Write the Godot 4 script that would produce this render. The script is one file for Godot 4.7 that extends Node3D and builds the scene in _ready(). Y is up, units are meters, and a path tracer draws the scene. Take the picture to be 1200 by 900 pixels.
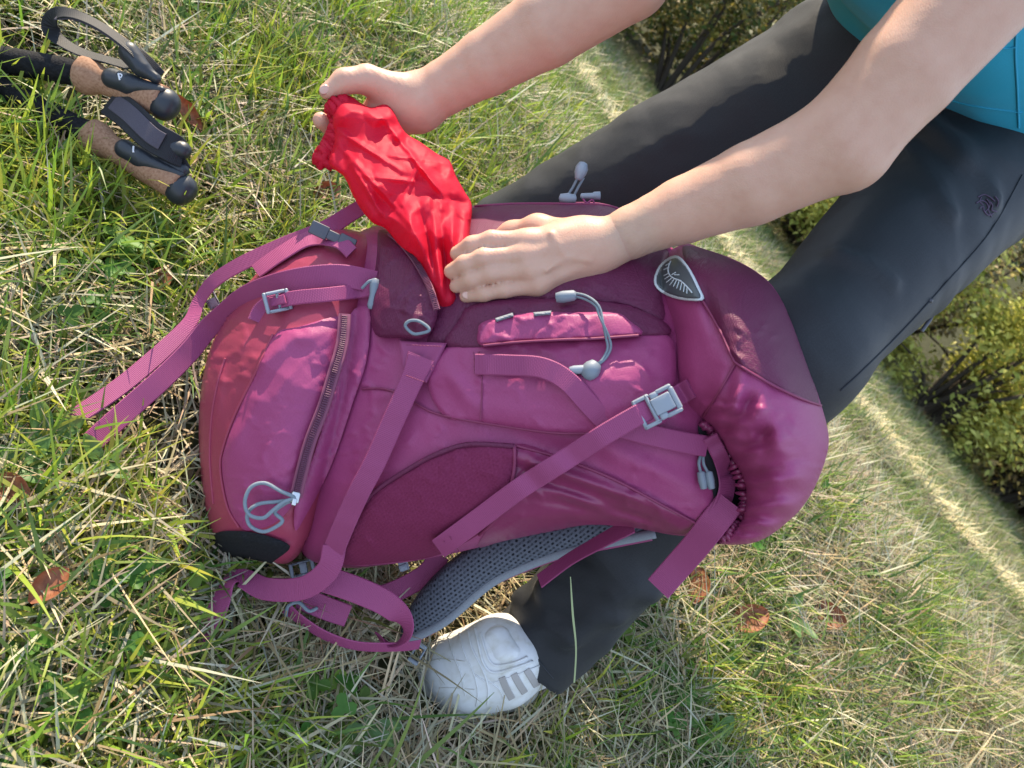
extends Node3D
# A hillside meadow in autumn: a pink pack leans on a kneeling hiker's leg while a red rain cover is pulled out of it.
# The camera was held rolled by ROLL degrees and looks down by PITCH degrees.
const EYE := Vector3(0, 0.75, 0)
const PITCH := 40.0
const ROLL := 50.0
const LENS := 901.0            # focal length in units of a 1200 x 900 sheet
var rng := RandomNumberGenerator.new()
var noise := FastNoiseLite.new()
var fine := FastNoiseLite.new()
var crease := FastNoiseLite.new()
var view: Basis
var M := {}
var names := {}
var bodies: Array = []         # the puffed bodies of the pack, which its panels and straps lie on

# ---------------------------------------------------------------- points
func at(x: float, y: float, depth: float) -> Vector3:
	return EYE + view * Vector3((x - 600.0) / LENS * depth, (450.0 - y) / LENS * depth, -depth)

func sheet(p: Vector3) -> Vector2:      # the inverse of at()
	var q: Vector3 = view.transposed() * (p - EYE)
	return Vector2(600.0 - q.x / q.z * LENS, 450.0 + q.y / q.z * LENS)

func pg(a: Array) -> PackedVector2Array:
	var out := PackedVector2Array()
	for i in range(0, a.size(), 2):
		out.append(Vector2(a[i], a[i + 1]))
	return out

func rounded(poly: PackedVector2Array, parts := 5) -> PackedVector2Array:
	var out := PackedVector2Array()
	var n := poly.size()
	for i in n:
		var a := poly[(i + n - 1) % n]
		var b := poly[i]
		var c := poly[(i + 1) % n]
		var d := poly[(i + 2) % n]
		for k in parts:
			out.append(b.cubic_interpolate(c, a, d, float(k) / parts))
	return out

func smooth2(line: PackedVector2Array, parts := 6) -> PackedVector2Array:
	var out := PackedVector2Array()
	var n := line.size()
	for i in n - 1:
		for k in parts:
			out.append(line[i].cubic_interpolate(line[i + 1], line[maxi(i - 1, 0)], line[mini(i + 2, n - 1)], float(k) / parts))
	out.append(line[n - 1])
	return out

func smooth3(line: PackedVector3Array, parts := 6) -> PackedVector3Array:
	var out := PackedVector3Array()
	var n := line.size()
	for i in n - 1:
		for k in parts:
			out.append(line[i].cubic_interpolate(line[i + 1], line[maxi(i - 1, 0)], line[mini(i + 2, n - 1)], float(k) / parts))
	out.append(line[n - 1])
	return out

# ---------------------------------------------------------------- nodes
func numbered(called: String) -> String:
	names[called] = names.get(called, -1) + 1
	return called if names[called] == 0 else "%s_%03d" % [called, names[called]]

func thing(called: String, label: String, category: String, where := Vector3.ZERO, group := "") -> Node3D:
	var o := Node3D.new()
	o.name = numbered(called)
	add_child(o)
	o.position = where
	tag(o, label, category, group)
	return o

func tag(o: Node, label: String, category := "", group := "") -> void:
	o.set_meta("label", label)
	if category: o.set_meta("category", category)
	if group: o.set_meta("group", group)

func put(called: String, mesh: Mesh, m: Material, parent: Node3D = self) -> MeshInstance3D:
	var o := MeshInstance3D.new()
	o.name = called
	if parent == self:
		o.name = numbered(called)
	elif parent.has_node(NodePath(called)):
		o.name = next_name(parent, called)
	o.mesh = mesh
	o.material_override = m
	parent.add_child(o, true)
	if parent != self:     # shapes come in world places
		o.transform = whole(parent).affine_inverse()
	return o

func next_name(parent: Node, called: String) -> String:
	var k := 1
	while parent.has_node(NodePath("%s_%03d" % [called, k])):
		k += 1
	return "%s_%03d" % [called, k]

func whole(n: Node3D) -> Transform3D:
	var t := n.transform
	var p := n.get_parent()
	while p is Node3D and p != self:
		t = (p as Node3D).transform * t
		p = p.get_parent()
	return t

# ---------------------------------------------------------------- mesh builders
class Shape:
	var v := PackedVector3Array()
	var uv := PackedVector2Array()
	var nrm := PackedVector3Array()
	var col := PackedColorArray()
	var idx := PackedInt32Array()

	func vert(p: Vector3, t := Vector2.ZERO) -> int:
		v.append(p)
		uv.append(t)
		return v.size() - 1

	func tri(a: int, b: int, c: int) -> void:
		idx.append(a); idx.append(b); idx.append(c)

	func quad(a: int, b: int, c: int, d: int) -> void:
		tri(a, b, c); tri(a, c, d)

	func normals() -> void:
		nrm.resize(v.size())
		nrm.fill(Vector3.ZERO)
		for i in range(0, idx.size(), 3):
			var a := idx[i]
			var b := idx[i + 1]
			var c := idx[i + 2]
			var n := (v[c] - v[a]).cross(v[b] - v[a])
			nrm[a] += n; nrm[b] += n; nrm[c] += n
		for i in nrm.size():
			nrm[i] = nrm[i].normalized() if nrm[i].length_squared() > 1e-22 else Vector3.UP

	func done(own_normals := false) -> ArrayMesh:
		if not own_normals:
			normals()
		var a := []
		a.resize(Mesh.ARRAY_MAX)
		a[Mesh.ARRAY_VERTEX] = v
		a[Mesh.ARRAY_NORMAL] = nrm
		a[Mesh.ARRAY_TEX_UV] = uv
		if col.size() == v.size():
			a[Mesh.ARRAY_COLOR] = col
		a[Mesh.ARRAY_INDEX] = idx
		var m := ArrayMesh.new()
		m.add_surface_from_arrays(Mesh.PRIMITIVE_TRIANGLES, a)
		return m

# a round cord along world points; radius per point
func cord_into(s: Shape, line: PackedVector3Array, r: Array, sides := 8, closed := false) -> void:
	var n := line.size()
	var side := Vector3.ZERO
	var first := s.v.size()
	var run := 0.0
	for i in n:
		var a := line[(i - 1 + n) % n] if closed else line[maxi(i - 1, 0)]
		var b := line[(i + 1) % n] if closed else line[mini(i + 1, n - 1)]
		var t := (b - a).normalized()
		if side == Vector3.ZERO:
			side = t.cross(Vector3(0.31, 0.87, 0.39)).normalized()
		side = (side - t * side.dot(t)).normalized()
		var up := t.cross(side)
		var rad: float = r[mini(i, r.size() - 1)] if r.size() > 1 else r[0]
		if i: run += line[i].distance_to(line[i - 1])
		for k in sides:
			var w := TAU * k / sides
			s.vert(line[i] + (side * cos(w) + up * sin(w)) * rad, Vector2(run, float(k) / sides * TAU * rad))
	for i in (n if closed else n - 1):
		for k in sides:
			var a := first + i * sides + k
			var b := first + i * sides + (k + 1) % sides
			var j := (i + 1) % n
			s.quad(a, first + j * sides + k, first + j * sides + (k + 1) % sides, b)
	if not closed:
		for e in [0, n - 1]:
			var c := s.vert(line[e])
			for k in sides:
				var a: int = first + e * sides + k
				var b: int = first + e * sides + (k + 1) % sides
				if e == 0: s.tri(c, a, b)
				else: s.tri(c, b, a)

func cord(line: PackedVector3Array, r: float, sides := 8, closed := false) -> ArrayMesh:
	var s := Shape.new()
	cord_into(s, line, [r], sides, closed)
	return s.done()

# a turned solid: profile of (distance along, radius) round the axis a -> b; squash flattens it across `flat`
func lathe(a: Vector3, b: Vector3, profile: PackedVector2Array, sides := 20, flat := Vector3.ZERO, squash := 1.0) -> ArrayMesh:
	var s := Shape.new()
	var t := (b - a).normalized()
	var x := flat - t * flat.dot(t)
	x = x.normalized() if x.length() > 1e-4 else t.cross(Vector3(0.2, 0.9, 0.37)).normalized()
	var y := t.cross(x)
	var n := profile.size()
	for i in n:
		for k in sides + 1:
			var w := TAU * k / sides
			s.vert(a + t * profile[i].x + (x * cos(w) * squash + y * sin(w)) * profile[i].y, Vector2(float(k) / sides * 0.1, profile[i].x))
	for i in n - 1:
		for k in sides:
			var p := i * (sides + 1) + k
			s.quad(p, p + sides + 1, p + sides + 2, p + 1)
	s.normals()
	for i in n:                       # close the seam of the normals
		var p := i * (sides + 1)
		var m := (s.nrm[p] + s.nrm[p + sides]).normalized()
		s.nrm[p] = m; s.nrm[p + sides] = m
	for e in [0, n - 1]:
		if profile[e].y < 1e-5: continue
		var c := s.vert(a + t * profile[e].x)
		var out := -t if e == 0 else t
		s.nrm.append(out)
		var ring := []
		for k in sides + 1:
			ring.append(s.vert(s.v[e * (sides + 1) + k]))
			s.nrm.append(out)
		for k in sides:
			if e == 0: s.tri(c, ring[k], ring[k + 1])
			else: s.tri(c, ring[k + 1], ring[k])
	return s.done(true)

# a box with bevelled edges: centre, half axes
func bevelled(c: Vector3, ax: Vector3, ay: Vector3, az: Vector3, bevel: float) -> Array:
	return [c, ax, ay, az, bevel]

func box_into(s: Shape, c: Vector3, ax: Vector3, ay: Vector3, az: Vector3, bevel: float) -> void:
	var lx := ax.length(); var ly := ay.length(); var lz := az.length()
	var ux := ax / lx; var uy := ay / ly; var uz := az / lz
	var first := s.v.size()
	for sz in [-1.0, 1.0]:
		for lay in 2:
			var b := bevel if (lay == 0) == (sz < 0) else 0.0
			var z: float = sz * (lz - (bevel - b if b == 0.0 else 0.0)) 
			for k in 8:
				var q: int = k / 2
				var sx: float = [1.0, -1.0, -1.0, 1.0][q]
				var sy: float = [1.0, 1.0, -1.0, -1.0][q]
				var cut_x := (k % 2 == 0) == (q % 2 == 0)
				var px: float = sx * (lx - b - (0.0 if cut_x else bevel))
				var py: float = sy * (ly - b - (bevel if cut_x else 0.0))
				s.vert(c + ux * px + uy * py + uz * z, Vector2(px, py))
	for l in 3:
		for k in 8:
			var a := first + l * 8 + k
			var d := first + l * 8 + (k + 1) % 8
			s.quad(a, d, d + 8, a + 8)
	for e in [0, 3]:
		var m := s.vert(c + uz * (lz if e == 3 else -lz))
		for k in 8:
			var a: int = first + e * 8 + k
			var d: int = first + e * 8 + (k + 1) % 8
			if e == 3: s.tri(m, a, d)
			else: s.tri(m, d, a)

# webbing: a flat band, left and right edge given, with thickness; hard edges
func band_mesh(left: PackedVector3Array, right: PackedVector3Array, thick: float) -> ArrayMesh:
	var s := Shape.new()
	var n := left.size()
	var run := 0.0
	var ups := PackedVector3Array()
	for i in n:
		var t := (left[mini(i + 1, n - 1)] + right[mini(i + 1, n - 1)] - left[maxi(i - 1, 0)] - right[maxi(i - 1, 0)]).normalized()
		ups.append((right[i] - left[i]).cross(t).normalized() * thick * 0.5)
	for i in n:
		var w := left[i].distance_to(right[i])
		if i: run += ((left[i] + right[i]) * 0.5).distance_to((left[i - 1] + right[i - 1]) * 0.5)
		var l := left[i]
		var r := right[i]
		var e := (r - l).normalized() * thick * 0.5
		for q in [[l + ups[i] + e, 0.0], [r + ups[i] - e, w], [r + ups[i] - e, w], [r, w + thick], [r, w + thick], [r - ups[i] - e, w], [r - ups[i] - e, w], [l - ups[i] + e, 0.0], [l - ups[i] + e, 0.0], [l, -thick], [l, -thick], [l + ups[i] + e, 0.0]]:
			s.vert(q[0], Vector2(q[1], run))
	for i in n - 1:
		for f in 6:
			var a := i * 12 + f * 2
			s.quad(a, a + 12, a + 13, a + 1)
	for e in [0, n - 1]:
		var ring := []
		for f in 6:
			ring.append(s.vert(s.v[e * 12 + f * 2]))
		for f in range(1, 5):
			if e == 0: s.tri(ring[0], ring[f], ring[f + 1])
			else: s.tri(ring[0], ring[f + 1], ring[f])
	return s.done()

# free webbing: rows [x, y, depth, turn]; turn rolls the band about its run
func loose_band(rows: Array, width: float, parts := 6) -> ArrayMesh:
	var line := PackedVector3Array()
	var turns := PackedVector2Array()
	for r in rows:
		line.append(at(r[0], r[1], r[2]))
		turns.append(Vector2(deg_to_rad(r[3]), 0))
	line = smooth3(line, parts)
	turns = smooth2(turns, parts)
	var left := PackedVector3Array()
	var right := PackedVector3Array()
	var n := line.size()
	for i in n:
		var t := (line[mini(i + 1, n - 1)] - line[maxi(i - 1, 0)]).normalized()
		var eye := (EYE - line[i]).normalized()
		var side := t.cross(eye).normalized().rotated(t, turns[i].x)
		left.append(line[i] - side * width * 0.5)
		right.append(line[i] + side * width * 0.5)
	return band_mesh(left, right, 0.0016)

# a quilted or stuffed shape: outline on the sheet, its middle depth, bulge to the front and to the back
class Puff:
	var poly: PackedVector2Array
	var box: Rect2
	var g := 3.0
	var nx := 0
	var ny := 0
	var u := PackedFloat32Array()
	var inside := PackedByteArray()
	var top := 1.0
	var power := 0.5
	var front := 0.1
	var back := 0.1
	var depth: Callable
	var relief = null

	func _init(outline: PackedVector2Array, step: float, pw: float) -> void:
		poly = outline
		g = step
		power = pw
		box = Rect2(poly[0], Vector2.ZERO)
		for p in poly:
			box = box.expand(p)
		box = box.grow(g * 2)
		nx = int(ceil(box.size.x / g)) + 1
		ny = int(ceil(box.size.y / g)) + 1
		u.resize(nx * ny)
		inside.resize(nx * ny)
		for j in ny:      # scan lines
			var y := box.position.y + j * g + 0.013
			var xs := []
			for i in poly.size():
				var a := poly[i]
				var b := poly[(i + 1) % poly.size()]
				if (a.y > y) != (b.y > y):
					xs.append(a.x + (y - a.y) / (b.y - a.y) * (b.x - a.x))
			xs.sort()
			for k in range(0, xs.size() - 1, 2):
				for i in range(maxi(0, int(ceil((xs[k] - box.position.x) / g))), mini(nx - 1, int(floor((xs[k + 1] - box.position.x) / g))) + 1):
					inside[j * nx + i] = 1
		var cells := PackedInt32Array()
		for k in nx * ny:
			if inside[k]: cells.append(k)
		for round_ in clampi(int(box.size.length() / g * 0.55), 30, 110):
			for k in cells:
				var w := (u[k - 1] + u[k + 1] + u[k - nx] + u[k + nx] + 1.0) * 0.25
				u[k] += 1.85 * (w - u[k])
		top = 1e-6
		for k in cells:
			top = maxf(top, u[k])

	func has(p: Vector2) -> bool:
		var i := int((p.x - box.position.x) / g)
		var j := int((p.y - box.position.y) / g)
		return i >= 0 and j >= 0 and i < nx - 1 and j < ny - 1 and (inside[j * nx + i] or inside[j * nx + i + 1] or inside[j * nx + nx + i] or inside[j * nx + nx + i + 1])

	func h(p: Vector2) -> float:
		var x := clampf((p.x - box.position.x) / g, 0, nx - 1.001)
		var y := clampf((p.y - box.position.y) / g, 0, ny - 1.001)
		var i := int(x)
		var j := int(y)
		var k := j * nx + i
		var a := lerpf(lerpf(u[k], u[k + 1], x - i), lerpf(u[k + nx], u[k + nx + 1], x - i), y - j)
		return pow(maxf(a, 0.0) / top, power)

	func z(p: Vector2, plain := false) -> float:
		var e := h(p)
		var d: float = depth.call(p) - front * e
		if relief != null and not plain:
			d -= relief.call(p) * minf(1.0, e * 3.0)
		return d

func nearest_on(poly: PackedVector2Array, p: Vector2) -> Vector2:
	var best := poly[0]
	var far := 1e18
	for i in poly.size():
		var q := Geometry2D.get_closest_point_to_segment(p, poly[i], poly[(i + 1) % poly.size()])
		var d := q.distance_squared_to(p)
		if d < far:
			far = d
			best = q
	return best

# the front (and, for stuffed bodies, the back) of an outline as a mesh; z_front and z_back give depths.
# A sheet without a back gets a rim from z_front down to z_edge.
func sheet_mesh(pf: Puff, z_front: Callable, z_back: Callable, z_edge: Callable, both := true) -> ArrayMesh:
	var s := Shape.new()
	var used := {}
	var on_rim := {}
	var edges := {}
	for j in pf.ny - 1:
		for i in pf.nx - 1:
			var k := j * pf.nx + i
			if not (pf.inside[k] or pf.inside[k + 1] or pf.inside[k + pf.nx] or pf.inside[k + pf.nx + 1]):
				continue
			var c := [k, k + 1, k + pf.nx + 1, k + pf.nx]
			for q in c:
				if not used.has(q):
					var p := pf.box.position + Vector2(q % pf.nx, q / pf.nx) * pf.g
					var rim := not pf.inside[q]
					if rim:
						p = nearest_on(pf.poly, p)
					elif not (pf.inside[q - 1] and pf.inside[q + 1] and pf.inside[q - pf.nx] and pf.inside[q + pf.nx]):
						var e := nearest_on(pf.poly, p)
						if e.distance_to(p) < pf.g * 0.45:
							p = e
							rim = true
					if not rim:
						var f := s.vert(at(p.x, p.y, z_front.call(p)), Vector2.ZERO)
						used[q] = [f, s.vert(at(p.x, p.y, z_back.call(p)), Vector2.ZERO) if both else f]
					else:
						var f := s.vert(at(p.x, p.y, z_edge.call(p) if both else lerpf(z_edge.call(p), z_front.call(p), 0.8)), Vector2.ZERO)
						used[q] = [f, f]
						on_rim[f] = p
			var w := []
			for q in c: w.append(used[q])
			s.quad(w[0][0], w[1][0], w[2][0], w[3][0])
			if both:
				s.quad(w[0][1], w[3][1], w[2][1], w[1][1])
			else:
				for e in 4:
					var a: int = w[e][0]
					var b: int = w[(e + 1) % 4][0]
					if on_rim.has(a) and on_rim.has(b) and a != b:
						if edges.has(Vector2i(b, a)): edges.erase(Vector2i(b, a))
						else: edges[Vector2i(a, b)] = true
	for e: Vector2i in edges:
		var pa: Vector2 = on_rim[e.x]
		var pb: Vector2 = on_rim[e.y]
		var a := s.vert(s.v[e.x])
		var b := s.vert(s.v[e.y])
		s.quad(a, s.vert(at(pa.x, pa.y, z_edge.call(pa))), s.vert(at(pb.x, pb.y, z_edge.call(pb))), b)
	return s.done()

func stuffed(outline: PackedVector2Array, step: float, depth: Callable, front: float, back: float, power := 0.42, relief = null) -> Array:
	var pf := Puff.new(outline, step, power)
	pf.depth = depth
	pf.front = front
	pf.back = back
	pf.relief = relief
	var mesh := sheet_mesh(pf, pf.z, func(p): return depth.call(p) + back * pf.h(p), depth)
	return [pf, mesh]

func pack_z(p: Vector2) -> float:
	var best := 9.0
	for b: Puff in bodies:
		if b.has(p):
			best = minf(best, b.z(p))
	if best > 8.0:                    # off the pack: stay at the depth of its nearest edge
		for b: Puff in bodies:
			var q := nearest_on(b.poly, p)
			best = minf(best, b.depth.call(q) + q.distance_to(p) * 0.0004)
	return best

# a panel sewn on the pack: follows its surface, lifted by base and puffed by bulge
func panel(outline: PackedVector2Array, base: float, bulge := 0.0, step := 3.0, power := 0.45, relief = null) -> Array:
	var pf := Puff.new(outline, step, power)
	var front := func(p: Vector2) -> float:
		var r: float = relief.call(p) if relief != null else 0.0
		return pack_z(p) - base - bulge * pf.h(p) - r * minf(1.0, pf.h(p) * 3.0)
	pf.depth = pack_z
	pf.front = bulge + base
	var edge := func(p: Vector2) -> float: return pack_z(p) + 0.0015
	return [pf, sheet_mesh(pf, front, front, edge, false)]

# a cord or piping laid on the pack
func laid(line: PackedVector2Array, lift: float, parts := 5) -> PackedVector3Array:
	var out := PackedVector3Array()
	for p in smooth2(line, parts):
		out.append(at(p.x, p.y, pack_z(p) - lift))
	return out

# webbing laid on the pack: centre line and width on the sheet, lift in metres (a list: one per point)
func laid_band(line: PackedVector2Array, width: Array, lift: Array, parts := 6) -> ArrayMesh:
	var n0 := line.size()
	var wl := PackedVector2Array()
	for i in n0:
		wl.append(Vector2(width[mini(i, width.size() - 1)], lift[mini(i, lift.size() - 1)]))
	var c := smooth2(line, parts)
	wl = smooth2(wl, parts)
	var left := PackedVector3Array()
	var right := PackedVector3Array()
	var n := c.size()
	for i in n:
		var t := (c[mini(i + 1, n - 1)] - c[maxi(i - 1, 0)]).normalized()
		var side := Vector2(-t.y, t.x) * wl[i].x * 0.5
		var zl := pack_z(c[i] - side)
		var zr := pack_z(c[i] + side)
		var zm := pack_z(c[i])
		var zz := minf(minf(zl, zr), zm)       # webbing is stiff across its width
		zl = lerpf(zl, zz, 0.6); zr = lerpf(zr, zz, 0.6)
		left.append(at(c[i].x - side.x, c[i].y - side.y, zl - wl[i].y))
		right.append(at(c[i].x + side.x, c[i].y + side.y, zr - wl[i].y))
	return band_mesh(left, right, 0.0018)

# ---------------------------------------------------------------- rounded solids from tapered bones (surface nets)
class Field:
	var a := PackedVector3Array()
	var ba := PackedVector3Array()
	var l2 := PackedFloat32Array()
	var ra := PackedFloat32Array()
	var dr := PackedFloat32Array()
	var k := PackedFloat32Array()
	var groups := PackedInt32Array()     # bones of two different fingers (>0) are joined without blending
	var relief = null
	var cuts: Array = []      # flat ends: [point, outward direction, reach]

	func bone(p: Vector3, q: Vector3, rp: float, rq: float, blend := 0.012, group := 0) -> void:
		a.append(p); ba.append(q - p); l2.append(maxf((q - p).length_squared(), 1e-9)); ra.append(rp); dr.append(rq - rp); k.append(blend); groups.append(group)

	func d(p: Vector3, use: PackedInt32Array) -> float:
		var best := 1e3
		var part := {}
		for i in use:
			var pa := p - a[i]
			var t := clampf(pa.dot(ba[i]) / l2[i], 0.0, 1.0)
			var q := (pa - ba[i] * t).length() - (ra[i] + dr[i] * t)
			var gr := groups[i]
			if gr == 0:
				var e := maxf(k[i] - absf(best - q), 0.0) / k[i]
				best = minf(best, q) - e * e * k[i] * 0.25
			elif part.has(gr):
				var o: float = part[gr]
				var kk := k[i]
				var e := maxf(kk - absf(o - q), 0.0) / kk
				part[gr] = minf(o, q) - e * e * kk * 0.25
			else:
				part[gr] = q
		var body := best
		for gr in part:
			var q: float = part[gr]
			var e := maxf(0.009 - absf(body - q), 0.0) / 0.009
			best = minf(best, minf(body, q) - e * e * 0.009 * 0.25)
		if relief != null:
			best -= relief.call(p)
		for c in cuts:
			if p.distance_to(c[0]) < c[2]:
				best = maxf(best, (p - c[0]).dot(c[1]))
		return best

func net_into(s: Shape, f: Field, cell: float) -> void:
	var lo := Vector3.ONE * 1e3
	var hi := -lo
	var kmax := 0.0
	for i in f.a.size():
		var r := maxf(f.ra[i], f.ra[i] + f.dr[i]) + f.k[i] * 0.3 + cell * 2
		for e in [f.a[i], f.a[i] + f.ba[i]]:
			lo = lo.min(e - Vector3.ONE * r)
			hi = hi.max(e + Vector3.ONE * r)
		kmax = maxf(kmax, f.k[i])
	var nb := 8
	var size := cell * nb
	var bx := int(ceil((hi.x - lo.x) / size)); var by := int(ceil((hi.y - lo.y) / size)); var bz := int(ceil((hi.z - lo.z) / size))
	var half := size * 0.87
	var at_cell := {}
	var values := {}
	var n1 := nb + 1
	var sx := bx * nb + 2
	var sy := by * nb + 2
	for z in bz:
		for y in by:
			for x in bx:
				var c := lo + Vector3(x + 0.5, y + 0.5, z + 0.5) * size
				var use := PackedInt32Array()
				var least := 1e3
				var ds := []
				for i in f.a.size():
					var pa := c - f.a[i]
					var t := clampf(pa.dot(f.ba[i]) / f.l2[i], 0.0, 1.0)
					var q := (pa - f.ba[i] * t).length() - (f.ra[i] + f.dr[i] * t)
					ds.append(q)
					least = minf(least, q)
				if least > half + kmax * 0.5 + 0.006 or least < -half - kmax - 0.02:
					continue
				for i in ds.size():
					if ds[i] < least + 2.0 * half + f.k[i] + 0.004:
						use.append(i)
				var val := PackedFloat32Array()
				val.resize(n1 * n1 * n1)
				var some_in := false
				var some_out := false
				for k in n1:
					for j in n1:
						for i in n1:
							var w := f.d(lo + Vector3(x * nb + i, y * nb + j, z * nb + k) * cell, use)
							val[(k * n1 + j) * n1 + i] = w
							if w < 0.0: some_in = true
							else: some_out = true
				if not (some_in and some_out):
					continue
				for k in nb:
					for j in nb:
						for i in nb:
							var o := (k * n1 + j) * n1 + i
							var w := [val[o], val[o + 1], val[o + n1], val[o + n1 + 1], val[o + n1 * n1], val[o + n1 * n1 + 1], val[o + n1 * n1 + n1], val[o + n1 * n1 + n1 + 1]]
							var mask := 0
							for e in 8:
								if w[e] < 0.0: mask |= 1 << e
							if mask == 0 or mask == 255:
								continue
							var sum := Vector3.ZERO
							var cnt := 0
							for e in [[0, 1], [2, 3], [4, 5], [6, 7], [0, 2], [1, 3], [4, 6], [5, 7], [0, 4], [1, 5], [2, 6], [3, 7]]:
								if ((mask >> e[0]) & 1) != ((mask >> e[1]) & 1):
									var t: float = w[e[0]] / (w[e[0]] - w[e[1]])
									var p0 := Vector3(e[0] & 1, (e[0] >> 1) & 1, e[0] >> 2)
									var p1 := Vector3(e[1] & 1, (e[1] >> 1) & 1, e[1] >> 2)
									sum += p0.lerp(p1, t)
									cnt += 1
							var g := Vector3i(x * nb + i, y * nb + j, z * nb + k)
							var id := (g.z * sy + g.y) * sx + g.x
							at_cell[id] = s.vert(lo + (Vector3(g) + sum / cnt) * cell)
							values[id] = mask
	for id in at_cell:
		var mask: int = values[id]
		# edges leaving corner 0 along x, y, z
		for ax in 3:
			var other: int = [1, 2, 4][ax]
			var in0 := mask & 1
			var in1: int = 1 if mask & (1 << other) else 0
			if in0 == in1:
				continue
			var du: int = [sx, 1, 1][ax]
			var dv: int = [sx * sy, sx * sy, sx][ax]
			if not (at_cell.has(id - du) and at_cell.has(id - dv) and at_cell.has(id - du - dv)):
				continue
			var q := [at_cell[id], at_cell[id - du], at_cell[id - du - dv], at_cell[id - dv]]
			var flip: bool = (in0 == 1) != (ax == 1)
			if flip: s.quad(q[0], q[3], q[2], q[1])
			else: s.quad(q[0], q[1], q[2], q[3])

func net(f: Field, cell: float) -> ArrayMesh:
	var s := Shape.new()
	net_into(s, f, cell)
	return s.done()

# ---------------------------------------------------------------- materials
func hue(r: float, g: float, b: float) -> Color:      # linear base colour -> albedo_color
	return Color(r, g, b).linear_to_srgb()

func plain(c: Color, rough := 0.6, spec := 0.5) -> StandardMaterial3D:
	var m := StandardMaterial3D.new()
	m.albedo_color = c
	m.roughness = rough
	m.metallic_specular = spec
	return m

func noise_tex(freq: float, seed_: int, ramp: Array = [], size := 256, octaves := 4, bump := 0.0, kind := FastNoiseLite.TYPE_SIMPLEX_SMOOTH) -> NoiseTexture2D:
	var n := FastNoiseLite.new()
	n.seed = seed_
	n.noise_type = kind
	n.frequency = freq
	n.fractal_octaves = octaves
	var t := NoiseTexture2D.new()
	t.noise = n
	t.width = size
	t.height = size
	t.seamless = true
	if bump > 0.0:
		t.as_normal_map = true
		t.bump_strength = bump
	if ramp.size():
		var g := Gradient.new()
		g.offsets = PackedFloat32Array()
		g.colors = PackedColorArray()
		var offs := PackedFloat32Array()
		var cols := PackedColorArray()
		for i in ramp.size() / 2:
			offs.append(ramp[i * 2])
			cols.append(ramp[i * 2 + 1])
		g.offsets = offs
		g.colors = cols
		t.color_ramp = g
	return t

func picture(w: int, h: int, f: Callable) -> Image:
	var im := Image.create(w, h, false, Image.FORMAT_RGBA8)
	for y in h:
		for x in w:
			im.set_pixel(x, y, f.call(x, y))
	return im

func relief_tex(w: int, h: int, f: Callable, strength: float) -> ImageTexture:
	var im := picture(w, h, func(x, y): var v: float = f.call(x, y); return Color(v, v, v))
	im.bump_map_to_normal_map(strength)
	return ImageTexture.create_from_image(im)

# cloth: a woven relief (repeat in metres) over a patchy base colour
func cloth(c: Color, rough: float, weave: Texture2D, repeat: float, amount := 0.5, patch := 0.12, spec := 0.5, sheen := 0.0) -> StandardMaterial3D:
	var m := plain(Color.WHITE, rough, spec)
	m.albedo_texture = noise_tex(0.02, 11 + int(c.r * 97), [0.0, c.darkened(patch), 0.5, c, 1.0, c.lightened(patch * 0.5)], 256, 5)
	m.uv1_triplanar = true
	m.uv1_scale = Vector3.ONE / repeat
	m.normal_enabled = true
	m.normal_texture = weave
	m.normal_scale = amount
	if sheen > 0.0:
		m.rim_enabled = true
		m.rim = sheen
		m.rim_tint = 0.5
	return m

func webbing(c: Color) -> StandardMaterial3D:
	var m := plain(c, 0.62, 0.45)
	m.normal_enabled = true
	m.normal_texture = M.rib
	m.normal_scale = 0.45
	m.uv1_scale = Vector3(1.0 / 0.006, 1.0 / 0.006, 1)
	m.rim_enabled = true
	m.rim = 0.06
	m.rim_tint = 0.6
	return m

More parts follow.
